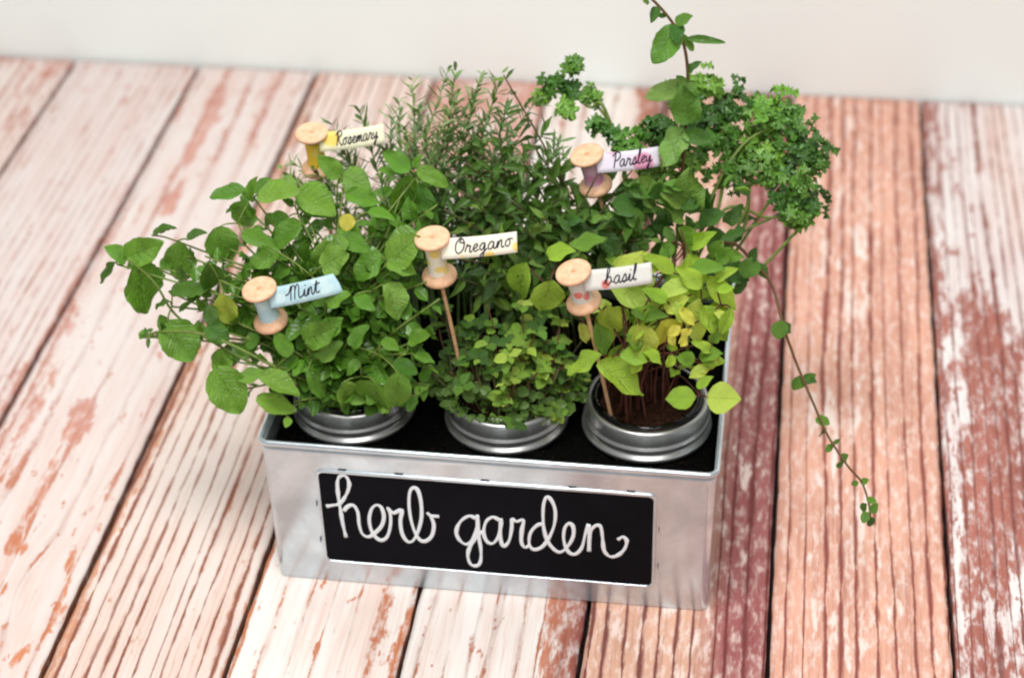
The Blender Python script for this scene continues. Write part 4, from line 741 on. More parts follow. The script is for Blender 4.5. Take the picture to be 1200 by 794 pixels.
gp = [(.0305, .0200), (.0325, .022), (.0335, .06), (.034, .085), (.0325, .098), (.0322, .1155), (.0328, .1185), (.0318, .1200), (.0300, .1196), (.0294, .118), (.0296, .098), (.031, .085), (.0305, .06), (.030, .026), (.0, .025)]
gv, gf = lathe([(.0, .020)] + gp, 48); glass_me = mesh('glass', [(x, y, z - .1) for x, y, z in gv], gf)
for (jx, jy), lab, sc in JARS:
    j = tag(empty('jar', (jx, jy, .1)), lab, 'jar', 'glass jars standing in the metal bin'); j.scale = (sc, sc, 1)
    link('lid_band', band_me, M_BAND, j); link('glass', glass_me, M_GLASS, j)
    rj = random.Random(int(jx * 1000)); v = [(0, 0, .013)]; f = []; sgm = 40
    for a in range(1, 13):
        for k in range(sgm):
            r = .0288 * a / 12; w = 2 * PI * k / sgm
            v.append((r * math.cos(w), r * math.sin(w), .0135 - .004 * (a / 12) ** 2 + rj.uniform(-.0022, .0026)))
    for k in range(sgm): f.append((0, 1 + k, 1 + (k + 1) % sgm))
    for a in range(11):
        for k in range(sgm): f.append((1 + a * sgm + k, 1 + (a + 1) * sgm + k, 1 + (a + 1) * sgm + (k + 1) % sgm, 1 + a * sgm + (k + 1) % sgm))
    nb = len(v); last = 1 + 11 * sgm
    for k in range(sgm): v.append((.0288 * math.cos(2 * PI * k / sgm), .0288 * math.sin(2 * PI * k / sgm), -.07))
    for k in range(sgm): f.append((last + k, nb + k, nb + (k + 1) % sgm, last + (k + 1) % sgm))
    f.append(tuple(nb + k for k in range(sgm)))
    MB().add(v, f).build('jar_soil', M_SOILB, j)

# ------------------------------------------------------------------ leaves
def leaf_mesh(name, kind, seed, nt=13, ns=8):
    """unit leaf: base at origin, tip at y=1, full width 1, normal +z; gets fold, curl, ripple and toothed margin"""
    r = random.Random(seed); curl = r.uniform(-.15, .50); fold = r.uniform(.05, .50); tw = r.uniform(-.25, .25); rip = r.uniform(.02, .085); bend = r.uniform(-.12, .12); curl = curl * 2.2 + .05 if kind == 'narrow' else curl; ph = r.uniform(0, 6)
    prof = {'mint': lambda t: math.sin(PI * t ** .76) ** .60, 'basil': lambda t: math.sin(PI * t ** .80) ** .85, 'oregano': lambda t: math.sin(PI * t ** .85) ** .6, 'narrow': lambda t: math.sin(PI * t ** .75) ** .9}[kind]
    v = []; uv = []; f = []
    for i in range(nt + 1):
        t = i / nt; w = .5 * prof(min(max(t, .012), .992)) * (1 + (.03 if kind == 'mint' else .02) * math.sin(t * 31 + ph))
        for k in range(-ns // 2, ns // 2 + 1):
            s = k / (ns / 2); a = tw * t
            x = s * w; z = fold * abs(s) ** 1.2 * w * .8 - curl * t * t * .8 + rip * math.sin(t * 11 + ph + s * 2) * abs(s) ** 2 + .045 * math.sin(t * 36 - abs(s) * 9.6) * (1 - abs(s)) * (kind != 'narrow')
            v.append((x * math.cos(a) - z * math.sin(a) + bend * math.sin(PI * t * .5) * t, t - .10 * t * curl, z * math.cos(a) + x * math.sin(a))); uv.append(((s + 1) / 2, t))
    m_ = ns + 1
    for i in range(nt):
        for k in range(ns): a = i * m_ + k; f.append((a, a + 1, a + m_ + 1, a + m_))
    return mesh(name, v, f, True, uv)
def variants(kind, n, **kw): return [leaf_mesh('leaf_' + kind, kind, 11 + i * 7, **kw) for i in range(n)]
L_MINT = variants('mint', 16); L_BASIL = variants('basil', 12); L_OREG = variants('oregano', 8, nt=6, ns=4); L_NARROW = variants('narrow', 12, nt=9, ns=4)
def put_leaf(parent, org, variants_, mat, B, T, wr, nrm, colr, rng):
    B = Vector(B); T = Vector(T); y = T - B; ln = y.length; y.normalize(); z = Vector(nrm); z -= y * z.dot(y)
    if z.length < 1e-4: z = Vector((.3, -.5, .8)); z -= y * z.dot(y)
    z.normalize(); x = y.cross(z)
    me = rng.choice(variants_)
    o = link('leaf', me, mat, parent); p = B - Vector(org); k = ln; w = ln * wr
    o.matrix_local = Matrix(((x.x * w, y.x * k, z.x * k, p.x), (x.y * w, y.y * k, z.y * k, p.y), (x.z * w, y.z * k, z.z * k, p.z), (0, 0, 0, 1)))
    o.color = colr; return o
def joined_leaves(src, items):
    V = []; F = []; U = []
    for B, T, wr, nrm in items:
        me = src[len(V) % len(src)]; y = T - B; ln = y.length; y.normalize(); z = Vector(nrm); z -= y * z.dot(y); z.normalize(); x = y.cross(z); n0 = len(V)
        V += [B + x * v.co.x * ln * wr + y * v.co.y * ln + z * v.co.z * ln for v in me.vertices]; F += [tuple(i + n0 for i in p.vertices) for p in me.polygons]
        uvd = {}
        for lp, u_ in zip(me.loops, me.uv_layers[0].data): uvd[lp.vertex_index] = tuple(u_.uv)
        U += [uvd[i] for i in range(len(me.vertices))]
    return mesh('inner_leaves', V, F, True, U)
OVER = {}
SIGHT = []
for d_ in MARKERS.values():
    SIGHT += [(Vector(d_['top']), Vector(d_['bot']) + (Vector(d_['bot']) - Vector(d_['top'])) * .2, .0135), (Vector(d_['top']).lerp(Vector(d_['bot']), .3), Vector(d_['flag']), .0105)]
def hides_marker(p):
    # leaves were combed aside around the markers so that they stay readable
    for a, b, r in SIGHT:
        for k in range(6):
            q = a.lerp(b, k / 5); dv = q - CAM_POS; dn = dv.normalized(); t = (p - CAM_POS).dot(dn)
            if t < dv.length - .001 and (p - CAM_POS - dn * t).length < r: return True
    return False
def jit(c, rng, a=.18):
    k = 1 + rng.uniform(-a, a); return (c[0] * k * (1 + rng.uniform(-.09, .09)), c[1] * k, c[2] * k * (1 + rng.uniform(-.2, .2)), 1)
def facing(p, rng, up=.75, cam_=.55, rnd=.35):
    c = (CAM_POS - Vector(p)).normalized(); return (Vector((0, 0, up)) + c * cam_ + Vector((rng.uniform(-rnd, rnd), rng.uniform(-rnd, rnd), rng.uniform(-rnd, rnd)))).normalized()
def stem(parent, org, pts, rad, mat, name='stem', n=6, seg=6):
    mb = MB(); mb.add(*tube(spline(pts, n), rad, seg)); return mb.build(name, mat, parent, True, org)
def arc(a, b, bulge, rng):
    a = Vector(a); b = Vector(b); h = a.lerp(b, .55); out = Vector((b.x - a.x, b.y - a.y, 0)); h -= out * bulge * rng.uniform(.4, 1.6); h.z += abs(b.z - a.z) * .12
    h += Vector((rng.uniform(-.006, .006), rng.uniform(-.006, .006), 0)); q = a.lerp(h, .5); q -= out * bulge * .35
    return [a, q, h, b]
def pairs(parent, org, pts, vs_, mat, rng, t0, step, size, wr, tones, tilt=.35, droop=.1, rel=True, up=.75, cam_=.4, taper_tip=.5, rnd=.55, cap=300):
    """opposite leaf pairs along a stem, each pair turned 90 degrees from the last"""
    P = spline(pts, 10); d = [0]
    for a, b in zip(P[:-1], P[1:]): d.append(d[-1] + (b - a).length)
    L = d[-1]; s = L * t0; k = 0; ang = rng.uniform(0, PI)
    while s < L:
        i = max(j for j in range(len(d)) if d[j] <= s); i = min(i, len(P) - 2); p = P[i].lerp(P[i + 1], (s - d[i]) / max(d[i + 1] - d[i], 1e-6)); t = (P[i + 1] - P[i]).normalized()
        a = t.cross(Vector((.2, .9, .3))).normalized(); b = t.cross(a); fr_ = (s / L); sz = size * (1 - taper_tip * max(0, fr_ - .55) / .45) * rng.uniform(.75, 1.15)
        for sgn in (1, -1):
            w = ang + (0 if sgn > 0 else PI) + rng.uniform(-.35, .35); dr = (a * math.cos(w) + b * math.sin(w)) * .9 + t * (tilt + .5 * max(0, fr_ - .8) * 3) + Vector((0, 0, -droop + rng.uniform(-.15, .15))); dr.normalize()
            B = p + dr * sz * .12
            if hides_marker(B + dr * sz * .5): continue
            if OVER.setdefault(parent.name, [0, []])[0] >= cap:
                OVER[parent.name][1].append((B - Vector(org), B + dr * sz - Vector(org), wr * rng.uniform(.85, 1.12), facing(p, rng, up, cam_, rnd))); continue
            OVER[parent.name][0] += 1; put_leaf(parent, org, vs_, mat, B, B + dr * sz, wr * rng.uniform(.85, 1.12), facing(p, rng, up, cam_, rnd), jit(rng.choice(tones), rng), rng)
        ang += PI / 2; s += step * rng.uniform(.8, 1.2) * (1 - .45 * fr_); k += 1
# ---------------------------------------------------------------- mint
def grow(parent, org, leaves, soil, rng, vs_, mat, tones, smat, group=4, r0=.0011, grow_=1.0):
    """hand-set leaves gathered into small groups, each group carried by its own stem from the soil"""
    items = [(Vector(b), Vector(t), w, tn) for b, t, w, tn in leaves]; left = list(range(len(items)))
    while left:
        a = left.pop(0); g = [a]; left.sort(key=lambda i: (items[i][0] - items[a][0]).length)
        while left and len(g) < group and (items[left[0]][0] - items[a][0]).length < .028: g.append(left.pop(0))
        c = sum((items[i][0] for i in g), Vector()) / len(g); node = c + Vector((0, .004, -.004))
        w = rng.uniform(0, 2 * PI); rr = rng.uniform(.004, .024); S = Vector(soil) + Vector((math.cos(w) * rr, math.sin(w) * rr, 0))
        stem(parent, org, arc(S, node, .25, rng), lambda t: r0 * (1 - .45 * t), smat, 'stem', 5, 5)
        for i in g:
            B, T, wr, tn = items[i]; mid = node.lerp(B, .55) + Vector((0, 0, .001))
            if (B - node).length > .002: stem(parent, org, [node, mid, B + (T - B) * .03], .00055, smat, 'petiole', 3, 4)
            put_leaf(parent, org, vs_, mat, B - (T - B) * (grow_ - 1) * .5, T + (T - B) * (grow_ - 1) * .5, wr * (1 + (grow_ - 1) * .8), facing(B, rng, .55, .85, .3), jit(tones[tn], rng, .1), rng)
rng = random.Random(21)
MT = [srgb(80, 124, 38), srgb(110, 160, 50), srgb(130, 174, 66), srgb(182, 202, 74), srgb(212, 206, 84)]
MO = (JARS[0][0][0], JARS[0][0][1], .1)
mint = tag(empty('mint_plant', MO), 'bushy mint with broad rounded leaves spilling left over the bin', 'plant')
grow(mint, MO, MINT_LEAVES, (MO[0], MO[1], .112), rng, L_MINT, M_MINT, MT, M_STEM, 3, .0011)
for tip in sorted(MINT_TIPS, key=lambda q: q[1]):
    w = rng.uniform(0, 2 * PI); S = Vector((MO[0] + .02 * math.cos(w), MO[1] + .02 * math.sin(w), .112)); A = arc(S, tip, .22, rng)
    stem(mint, MO, A, lambda t: .0012 * (1 - .5 * t), M_STEM, 'stem', 6, 5)
    pairs(mint, MO, A, L_MINT, M_MINT, rng, .26, .0165, rng.uniform(.0145, .021), .72, [MT[0], MT[1], MT[1], MT[2]], .25, .1, cap=300 - len(MINT_LEAVES))
o = link('inner_leaves', joined_leaves(L_MINT, OVER['mint_plant'][1]), M_MINT, mint); o.color = srgb(92, 138, 42); o['kind'] = 'stuff'
for P in MINT_MAIN: stem(mint, MO, [(MO[0] - .01, MO[1], .112)] + P, lambda t: .0012 * (1 - .5 * t), M_STEM, 'stem', 6, 6)
# ---------------------------------------------------------------- basil
rng = random.Random(8)
BT = [srgb(120, 166, 54), srgb(168, 204, 64), srgb(202, 224, 96), srgb(230, 226, 90), srgb(196, 202, 84)]
BO_ = (JARS[2][0][0], JARS[2][0][1], .1)
basil = tag(empty('basil_plant', BO_), 'yellow-green basil with brown stems in the jar at the bin corner', 'plant')
grow(basil, BO_, BASIL_LEAVES, (BO_[0] - .004, BO_[1] - .002, .111), rng, L_BASIL, M_BASIL, BT, M_STEMBR, 3, .0009, 1.06)
for k in range(6):
    w = rng.uniform(0, 2 * PI); rr = rng.uniform(.004, .022); S = Vector((BO_[0] + rr * math.cos(w), BO_[1] + rr * math.sin(w) * .8, .111)); T_ = S + Vector((rng.uniform(-.02, .02), rng.uniform(-.005, .03), rng.uniform(.03, .08)))
    A = arc(S, T_, .1, rng); stem(basil, BO_, A, lambda t: .0008 * (1 - .5 * t), M_STEMBR, 'stem', 5, 5)
    if T_.z > .15: pairs(basil, BO_, A, L_BASIL, M_BASIL, rng, .72, .016, .015, .52, BT[:2], .3, .15)
# ---------------------------------------------------------------- oregano (small leaves)
rng = random.Random(14)
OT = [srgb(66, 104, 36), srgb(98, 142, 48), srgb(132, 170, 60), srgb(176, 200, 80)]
OO = (JARS[1][0][0], JARS[1][0][1], .1)
oreg = tag(empty('oregano_plant', OO), 'low oregano with tiny round leaves in the middle front jar', 'plant')
cnt = 0
for k in range(88):
    w = rng.uniform(-PI, PI) if k % 4 == 0 else rng.uniform(-PI * 1.02, .12); rr = math.sqrt(rng.uniform(0.02, 1)); ox, oy = math.cos(w) * rr, math.sin(w) * rr
    tip = Vector((OO[0] + ox * .050 + rng.uniform(-.005, .005), OO[1] + oy * .043 + (.030 if k % 5 == 0 else .010) + rng.uniform(-.004, .004), .119 + .046 * (1 - rr * rr) * rng.uniform(.45, 1.15) + (rng.uniform(.01, .034) if k % 5 == 0 else rng.uniform(-.002, .012)) + (-.004 if rr > .92 else 0)))
    S = Vector((OO[0] + ox * .024, OO[1] + oy * .022, .111)); A = arc(S, tip, -.1, rng); stem(oreg, OO, A, lambda t: .0006, M_STEMDARK if k % 3 else M_STEMRED, 'stem', 4, 4)
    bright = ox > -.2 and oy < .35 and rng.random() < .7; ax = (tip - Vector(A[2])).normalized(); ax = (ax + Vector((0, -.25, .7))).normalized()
    a = ax.cross(Vector((.2, .9, .3))).normalized(); b = ax.cross(a); ph = rng.uniform(0, PI)
    for q in range(4 if k % 6 else 5):
        if cnt >= 300: break
        lv = 0 if q < 4 else -.004; wq = ph + q * PI / 2 + (PI / 4 if q >= 4 else 0); dr = (a * math.cos(wq) + b * math.sin(wq) + ax * .22).normalized(); sz = rng.uniform(.0056, .0098)
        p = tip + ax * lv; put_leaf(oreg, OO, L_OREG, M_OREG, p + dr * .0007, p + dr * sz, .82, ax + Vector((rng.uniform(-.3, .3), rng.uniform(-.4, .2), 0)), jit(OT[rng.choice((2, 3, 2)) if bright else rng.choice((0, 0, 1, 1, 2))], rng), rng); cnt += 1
its = []
for k in range(380):
    w = rng.uniform(-PI * 1.25, PI * .2); rr = math.sqrt(rng.uniform(.05, 1.05)); ox, oy = math.cos(w) * rr, math.sin(w) * rr; hmax = .030 * (1 - rr * rr * .8)
    p = Vector((ox * .047, oy * .041 + .009, .018 + hmax * rng.uniform(-.1, 1.0) - (.003 if rr > .85 else 0))); aa = rng.uniform(0, 2 * PI); dr = Vector((math.cos(aa), math.sin(aa), rng.uniform(-.3, .4))).normalized()
    its.append((p, p + dr * rng.uniform(.0045, .0085), rng.uniform(.7, .95), Vector((ox * .6 + rng.uniform(-.4, .4), -.5 + oy * .5, .8))))
o = link('small_leaves', joined_leaves(L_OREG, its), M_OREG, oreg); o.color = srgb(86, 118, 40); o['kind'] = 'stuff'
# ---------------------------------------------------------------- narrow-leaved herb in the middle
rng = random.Random(31)
NTN = [srgb(54, 84, 26), srgb(74, 110, 34), srgb(96, 132, 46), srgb(120, 152, 62)]
NO = (.022, .150, .1)
nar = tag(empty('narrow_leaved_herb', NO), 'dark green herb with narrow curling leaves behind the oregano', 'plant')
for i, tip in enumerate([NARROW[0]] + sorted(NARROW[1:], key=lambda q: q[1])):
    w = rng.uniform(0, 2 * PI); S = Vector((NO[0] + .03 * math.cos(w), NO[1] + .022 * math.sin(w), .098)); A = arc(S, tip, .2, rng)
    stem(nar, NO, A, lambda t: .0011 * (1 - .5 * t), M_STEMRED if i == 0 else M_STEMDARK, 'stem', 6, 5)
    pairs(nar, NO, A, L_NARROW, M_NARROW, rng, .62 if i == 0 else .42, .018, rng.uniform(.018, .029), rng.uniform(.26, .42), NTN, .5, .12, up=.6, cam_=.5)
o = link('inner_leaves', joined_leaves(L_NARROW, OVER['narrow_leaved_herb'][1]), M_NARROW, nar); o.color = NTN[1]; o['kind'] = 'stuff'
# ---------------------------------------------------------------- rosemary
rng = random.Random(17)
RO = (-.06, .160, .1)
rose = tag(empty('rosemary_plant', RO), 'wispy rosemary with thin grey-green needles at the back of the bin', 'plant')
def needles(pts, rng, ln, wd):
    P = spline(pts, 12); v, f = tube(P, lambda t: .0009 * (1 - .6 * t), 4); mb = MB(); mb.add(v, f); n = len(P)
    for i in range(int(n * .30), n):
        t = (P[min(i + 1, n - 1)] - P[i - 1]).normalized(); a = t.cross(Vector((.3, .8, .4))).normalized(); b = t.cross(a)
        for q in range(3):
            w = i * 1.57 + q * PI * 2 / 3 + rng.uniform(-.6, .6); l = ln * rng.uniform(.55, 1.25) * (1 - .4 * max(0, i / n - .8) / .2); p0 = P[i] + t * rng.uniform(-.003, .003)
            dr = ((a * math.cos(w) + b * math.sin(w)) * .9 + t * rng.uniform(.25, 1.1)).normalized(); sd = dr.cross(t).normalized() * wd * rng.uniform(.4, .62); up_ = sd.cross(dr).normalized()
            c = rng.uniform(-.2, .45) * l; p1 = p0 + dr * l * .35 + up_ * c * .25; p2 = p0 + dr * l * .72 + up_ * c * .1; p3 = p0 + dr * l - up_ * c * .4
            mb.add([p0 - sd * .4, p0 + up_ * wd * .1, p0 + sd * .4, p1 - sd, p1 - up_ * wd * .25, p1 + sd, p2 - sd * .8, p2 - up_ * wd * .2, p2 + sd * .8, p3], [(0, 1, 4, 3), (1, 2, 5, 4), (3, 4, 7, 6), (4, 5, 8, 7), (6, 7, 9), (7, 8, 9)])
    return mb
for i, tip in enumerate(ROSEMARY):
    tip = Vector(tip); S = Vector((RO[0] + (tip.x - RO[0]) * .45 + rng.uniform(-.01, .01), min(.195, RO[1] + rng.uniform(-.02, .025)), .098)); A = arc(S, tip + Vector((rng.uniform(-.008, .008), 0, rng.uniform(-.006, .004))), .3, rng)
    o = needles(A, rng, rng.uniform(.012, .017), .0022).build('sprig', M_ROSE, rose, True, RO); o.color = jit(rng.choice((srgb(116, 144, 82), srgb(144, 166, 110), srgb(94, 126, 62))), rng)
# ---------------------------------------------------------------- parsley
rng = random.Random(44)
PO = (.095, .150, .1)
pars = tag(empty('parsley_plant', PO), 'curly dark green parsley leaning right at the back corner of the bin', 'plant')
def frond(rad, rng):
    v = []; f = []; uv = []; nleaf = int(12 + rad * 1200)
    for k in range(nleaf):
        d = Vector((rng.gauss(0, 1), rng.gauss(0, 1), rng.gauss(0, .8))).normalized(); p = d * rad * rng.uniform(.3, 1.45); nr = (d + Vector((rng.uniform(-.5, .5), -.5 + rng.uniform(-.5, .5), .7))).normalized()
        a = nr.cross(Vector((.3, .5, .8))).normalized(); b = nr.cross(a); R_ = rng.uniform(.0028, .0062); n0 = len(v); lob = rng.choice((3, 4, 5)); ph = rng.uniform(0, 6); m_ = 20
        v.append(p); uv.append((.5, 0))
        for ring in (.5, 1.0):
            for q in range(m_):
                w = 2 * PI * q / m_; rr = R_ * ring * (.72 + .30 * math.cos(lob * w + ph) + (.13 * (q % 2)) * ring); z = R_ * ring * (.45 * math.sin(2 * lob * w + ph) + .12 * (q % 2) - .15)
                v.append(p + a * math.cos(w) * rr + b * math.sin(w) * rr + nr * z); uv.append((.5 + .5 * ring * math.cos(w), ring))
        for q in range(m_):
            f.append((n0, n0 + 1 + q, n0 + 1 + (q + 1) % m_)); f.append((n0 + 1 + q, n0 + 1 + m_ + q, n0 + 1 + m_ + (q + 1) % m_, n0 + 1 + (q + 1) % m_))
    for k in range(5):
        d = Vector((rng.gauss(0, 1), rng.gauss(0, 1), rng.gauss(0, 1))).normalized() * rad * .8; tv, tf = tube([Vector((0, 0, -rad * .5)), d * .5, d], .0005, 4); n0 = len(v); v += tv; uv += [(.5, .5)] * len(tv); f += [tuple(i + n0 for i in q) for q in tf]
    return mesh('frond', v, f, True, uv)
for p, r_ in PARSLEY:
    o = link('frond', frond(r_, rng), M_PARS, pars, Vector(p) - Vector(PO)); o.color = jit(rng.choice((srgb(66, 114, 36), srgb(92, 142, 46), srgb(118, 164, 56))), rng)
for P in PARSLEY_STEMS:
    stem(pars, PO, [(PO[0] + rng.uniform(-.02, .02), PO[1] + rng.uniform(-.02, .02), .096)] + P, lambda t: .0014 * (1 - .4 * t), M_STEM, 'stem', 7, 6)
# ---------------------------------------------------------------- tall and trailing shoots
rng = random.Random(77)
VT = [srgb(68, 112, 38), srgb(100, 146, 52), srgb(132, 170, 80)]
TO = (.085, .135, .1)
tall = tag(empty('trailing_herb', TO), 'long-shooted herb with one tall stem and one trailing down to the planks', 'plant')
stem(tall, TO, [TO] + TALL_STEM, lambda t: .0014 * (1 - .4 * t), M_STEMRED, 'stem', 6, 6)
for b, t, w, tn in TALL_LEAVES: put_leaf(tall, TO, L_MINT, M_MINT, b, t, w, facing(b, rng, .5, .8, .3), jit(VT[tn], rng), rng)
for b, t, w, tn in TANGLE:
    if not hides_marker((Vector(b) + Vector(t)) / 2): put_leaf(tall, TO, L_MINT, M_MINT, b, t, w, facing(b, rng, .6, .4, .7), jit(VT[tn], rng), rng)
stem(tall, TO, [TO] + TRAIL_STEM, lambda t: .0012 * (1 - .5 * t), M_STEMRED, 'stem', 6, 6)
for b, t, w, tn in TRAIL_LEAVES: put_leaf(tall, TO, L_OREG, M_OREG, b, t, w, facing(b, rng, .5, .8, .4), jit(VT[tn], rng), rng)

# ------------------------------------------------------------------ plant markers: spool, stick, flag
GL = {'a': (1.1, [[(.75, .9), (.4, 1), (.1, .6), (.15, .15), (.4, 0), (.65, .3), (.75, .9), (.75, .3), (.9, 0), (1.1, .15)]]), 'b': (1.1, [[(-.2, .1), (.2, 1.0), (.45, 1.8), (.35, 2.15), (.18, 2.0), (.12, 1.2), (.12, .1)], [(.12, .5), (.35, .95), (.65, .9), (.75, .45), (.55, .02), (.15, .05)], [(.75, .45), (.9, .3), (1.1, .2)]]),
 'e': (.8, [[(0, .3), (.4, .5), (.6, .8), (.4, 1), (.15, .7), (.15, .25), (.4, 0), (.8, .25)]]), 'g': (1.05, [[(.7, .9), (.4, 1), (.1, .6), (.2, .15), (.5, .2), (.7, .9), (.7, 0), (.6, -.8), (.35, -.9), (.35, -.5), (1.05, .2)]]),
 'i': (.6, [[(0, .1), (.25, .95), (.25, .2), (.4, 0), (.6, .15)], [(.27, 1.4), (.33, 1.5)]]), 'l': (.6, [[(0, .1), (.35, 1.2), (.4, 2), (.25, 2.1), (.2, 1.5), (.2, .3), (.4, 0), (.6, .15)]]),
 'm': (1.25, [[(0, .1), (.15, .95), (.15, 0), (.3, .8), (.5, .95), (.55, .1), (.7, .8), (.9, .95), (.95, .2), (1.1, 0), (1.25, .15)]]), 'n': (1.0, [[(0, .1), (.15, .95), (.15, 0), (.35, .85), (.6, .95), (.65, .2), (.8, 0), (1, .15)]]),
 'o': (1.0, [[(.5, 1), (.15, .7), (.15, .2), (.45, 0), (.7, .4), (.55, .95), (1, .9)]]), 'r': (.9, [[(0, .1), (.2, 1.05), (.3, .85), (.6, .85), (.55, .25), (.7, 0), (.9, .15)]]),
 's': (.8, [[(0, .1), (.4, 1.05), (.6, .4), (.45, 0), (.15, .1), (.8, .15)]]), 't': (.75, [[(0, .1), (.3, 1.7), (.25, .3), (.45, 0), (.75, .15)], [(.0, 1.1), (.3, 1.15), (.75, 1.25)]]),
 'y': (1.0, [[(0, .9), (.15, .2), (.4, .1), (.65, .9), (.65, 0), (.5, -.8), (.3, -.8), (.4, -.4), (1, .2)]]),
 'M': (2.0, [[(-.45, .75), (0, .95), (.3, 1.9)], [(.3, 1.9), (.3, 1.0), (.3, -.05)], [(.3, 1.1), (.5, 1.75), (.75, 1.8), (.85, 1.3), (.85, -.05)], [(.85, 1.1), (1.05, 1.75), (1.3, 1.8), (1.42, 1.3), (1.42, .35), (1.6, .02), (2.0, .2)]]),
 'O': (1.3, [[(.9, 1.8), (.5, 2), (.1, 1.4), (.1, .5), (.5, 0), (1, .4), (1.1, 1.3), (.8, 1.9), (.5, 1.5), (1.2, 1.3)]]),
 'P': (1.1, [[(.3, -.1), (.33, 1), (.38, 1.9)], [(-.1, 1.5), (.3, 2), (.9, 2), (1.1, 1.5), (.8, 1), (.4, .9)]]), 'R': (1.3, [[(.3, 0), (.33, 1), (.38, 1.9)], [(0, 1.5), (.3, 2), (.9, 2), (1, 1.5), (.5, 1), (1.1, 0), (1.3, .15)]])}
def lettering(word):
    x = 0; out = []
    for ch in word:
        adv, st = GL[ch]; out += [[(x + a, b) for a, b in s] for s in st]; x += adv
    return out, x
TAPES = {'mint': mat_tape('pale_blue_tape', srgb(176, 208, 216), srgb(196, 220, 222), 120), 'oregano': mat_tape('cream_yellow_tape', srgb(238, 232, 212), srgb(240, 206, 96), 95, .36), 'basil': mat_tape('white_red_spot_tape', srgb(214, 212, 204), srgb(222, 92, 76), 85, .30),
 'parsley': mat_tape('pink_lavender_tape', srgb(222, 212, 226), srgb(216, 128, 164), 60, .45), 'rosemary': mat_tape('yellow_tape', srgb(238, 232, 200), srgb(244, 204, 66), 60, .42)}
WRAPS = {'mint': TAPES['mint'], 'oregano': TAPES['oregano'], 'basil': TAPES['basil'], 'parsley': mat_tape('pink_wrap_tape', srgb(222, 170, 196), srgb(214, 130, 170), 90, .4, srgb(232, 222, 230)), 'rosemary': mat_tape('golden_wrap_tape', srgb(250, 206, 36), srgb(246, 222, 110), 60, .3)}
MK_LAB = {'mint': ('Mint', 'wooden spool marker with pale blue flag reading Mint'), 'oregano': ('Oregano', 'wooden spool marker on a bare stick with cream flag reading Oregano'), 'basil': ('basil', 'wooden spool marker with white red-spotted flag reading basil'), 'parsley': ('Parsley', 'wooden spool marker with pink flag reading Parsley near the curly parsley'), 'rosemary': ('Rosemary', 'wooden spool marker with yellow flag reading Rosemary, at the back left')}
def spool_prof(h, R_):
    return [(.0012, h - .0006), (.0018, h), (R_ - .0012, h), (R_ - .0003, h - .0005), (R_, h - .0013), (R_ - .0003, h - .0024), (R_ - .0018, h - .0036), (R_ * .62, h - .0056), (R_ * .49, h - .0075), (R_ * .47, h * .5), (R_ * .49, .0075), (R_ * .62, .0062), (R_ - .0014, .0048), (R_ - .0002, .0034), (R_, .0020), (R_ - .0004, .0008), (R_ - .0016, 0), (.0018, 0), (.0012, .0006)]
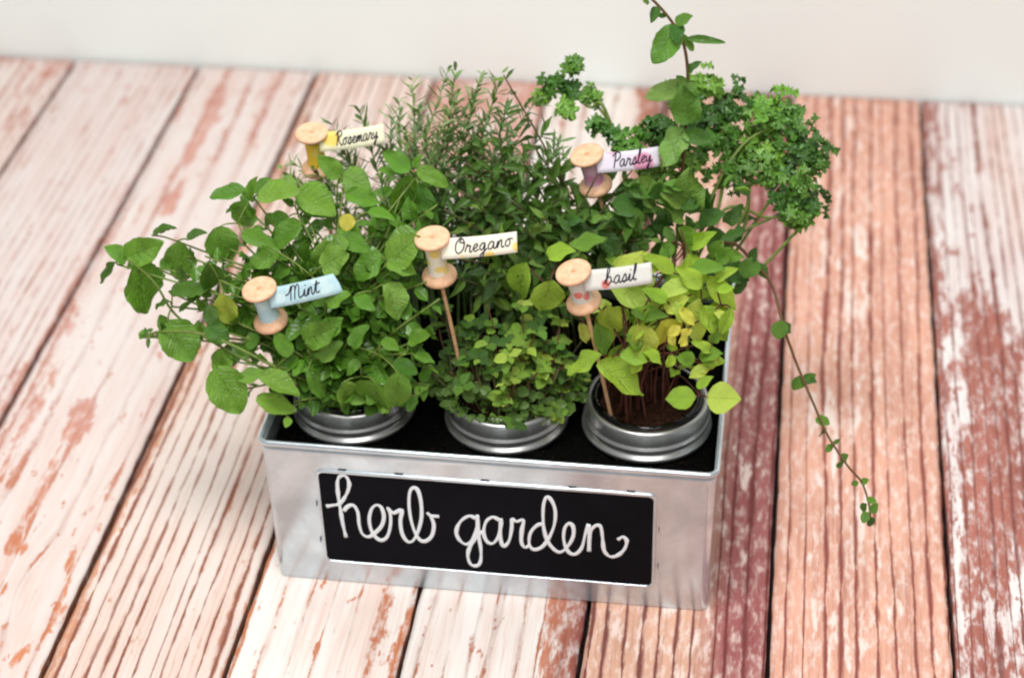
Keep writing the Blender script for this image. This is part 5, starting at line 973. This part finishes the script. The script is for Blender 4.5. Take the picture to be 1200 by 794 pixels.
for key, d in MARKERS.items():
    word, lab = MK_LAB[key]; top, bot = Vector(d['top']), Vector(d['bot']); bot += (bot - top) * .2; ax = (top - bot).normalized(); h = (top - bot).length; R_ = .0107
    foot = Vector(d['stick']); dirn = (foot - bot).normalized(); foot = bot + (foot - bot) * ((bot.z - .112) / (bot.z - foot.z))
    mk = tag(empty('plant_marker', foot), lab, 'plant marker', 'spool plant markers in the herbs')
    q = ax.to_track_quat('Z', 'Y').to_matrix().to_4x4(); X = Matrix.Translation(bot - foot) @ q
    v, f = lathe(spool_prof(h, R_), 32, True); o = MB().add(v, f).build('spool', M_WOODLT, mk); o.matrix_local = X
    v, f = lathe([(R_ * .60, .0066), (R_ * .55, .0078), (R_ * .53, h * .5), (R_ * .55, h - .0078), (R_ * .60, h - .0062)], 32); w = MB().add(v, f).build('tape_wrap', WRAPS[key], mk); w.matrix_local = X
    v, f = lathe([(.0, h - .004), (.0011, h - .004), (.0011, h - .0004), (.0, h - .0002)], 10); e = MB().add(v, f).build('stick_end', M_STICK, mk); e.matrix_local = X
    stem(mk, foot, [foot + Vector((0, 0, -.004)), foot.lerp(bot, .5), bot + (bot - foot).normalized() * .002], .00125, M_STICK, 'stick', 6, 10)
    # flag
    st = top.lerp(bot, .31) + CAM_RIGHT * .004 - CAM_FWD * R_ * .62; en = Vector(d['flag']); Lv = en - st; Ln = Lv.length; Lv.normalize()
    nv = (-CAM_FWD * .9 + Vector((0, -.2, .1))); nv -= Lv * nv.dot(Lv); nv.normalize(); uv_ = nv.cross(Lv); H = .0122; nF = 24; v = []; f = []
    wave = lambda s: nv * (.0012 * math.sin(s * 5 + len(word)) + .0014 * s * s * (1 if len(word) % 2 else -1)) - uv_ * .0006 * math.sin(s * 3)
    end = (lambda k: (.012 if k < 0 else -.028)) if key == 'mint' else (lambda k: .004 * k)
    for side in (.00012, -.00012):
        for i in range(nF + 1):
            for k in range(-2, 3):
                s = i / nF; v.append(st + Lv * Ln * (s * (1 + end(k) * (abs(k) if key == 'mint' else 1))) + uv_ * H * .25 * k + wave(s) + nv * side - foot)
    N1 = (nF + 1) * 5
    for i in range(nF):
        for k in range(4): a = i * 5 + k; f.append((a, a + 5, a + 6, a + 1)); f.append((N1 + a, N1 + a + 1, N1 + a + 6, N1 + a + 5))
    bd = [i * 5 for i in range(nF + 1)] + [nF * 5 + k for k in range(1, 5)] + [i * 5 + 4 for i in range(nF - 1, -1, -1)] + [k for k in (3, 2, 1)]
    for i in range(len(bd)): a, b = bd[i], bd[(i + 1) % len(bd)]; f.append((b, a, N1 + a, N1 + b))
    fl = MB().add(v, f).build('flag', TAPES[key], mk)
    sts, tw = lettering(word); u0, u1 = {'mint': (.27, .72), 'oregano': (.17, .93), 'basil': (.30, .76), 'parsley': (.24, .88), 'rosemary': (.24, .90)}[key]; sc = (u1 - u0) * Ln / tw; vs2 = min(sc * 1.3, H * .36); mb = MB()
    for s_ in sts:
        pts = []
        for a, b in s_:
            uu = u0 + a * sc / Ln; pts.append(st + Lv * Ln * uu + uv_ * ((b - .75) * vs2 + a * sc * .05) + Lv * b * vs2 * .22 + wave(uu) + nv * .00045 - foot)
        mb.add(*tube(spline(pts, 4), .00038, 5, True, (nv, .35)))
    mb.build('ink_lettering', M_INK, fl)
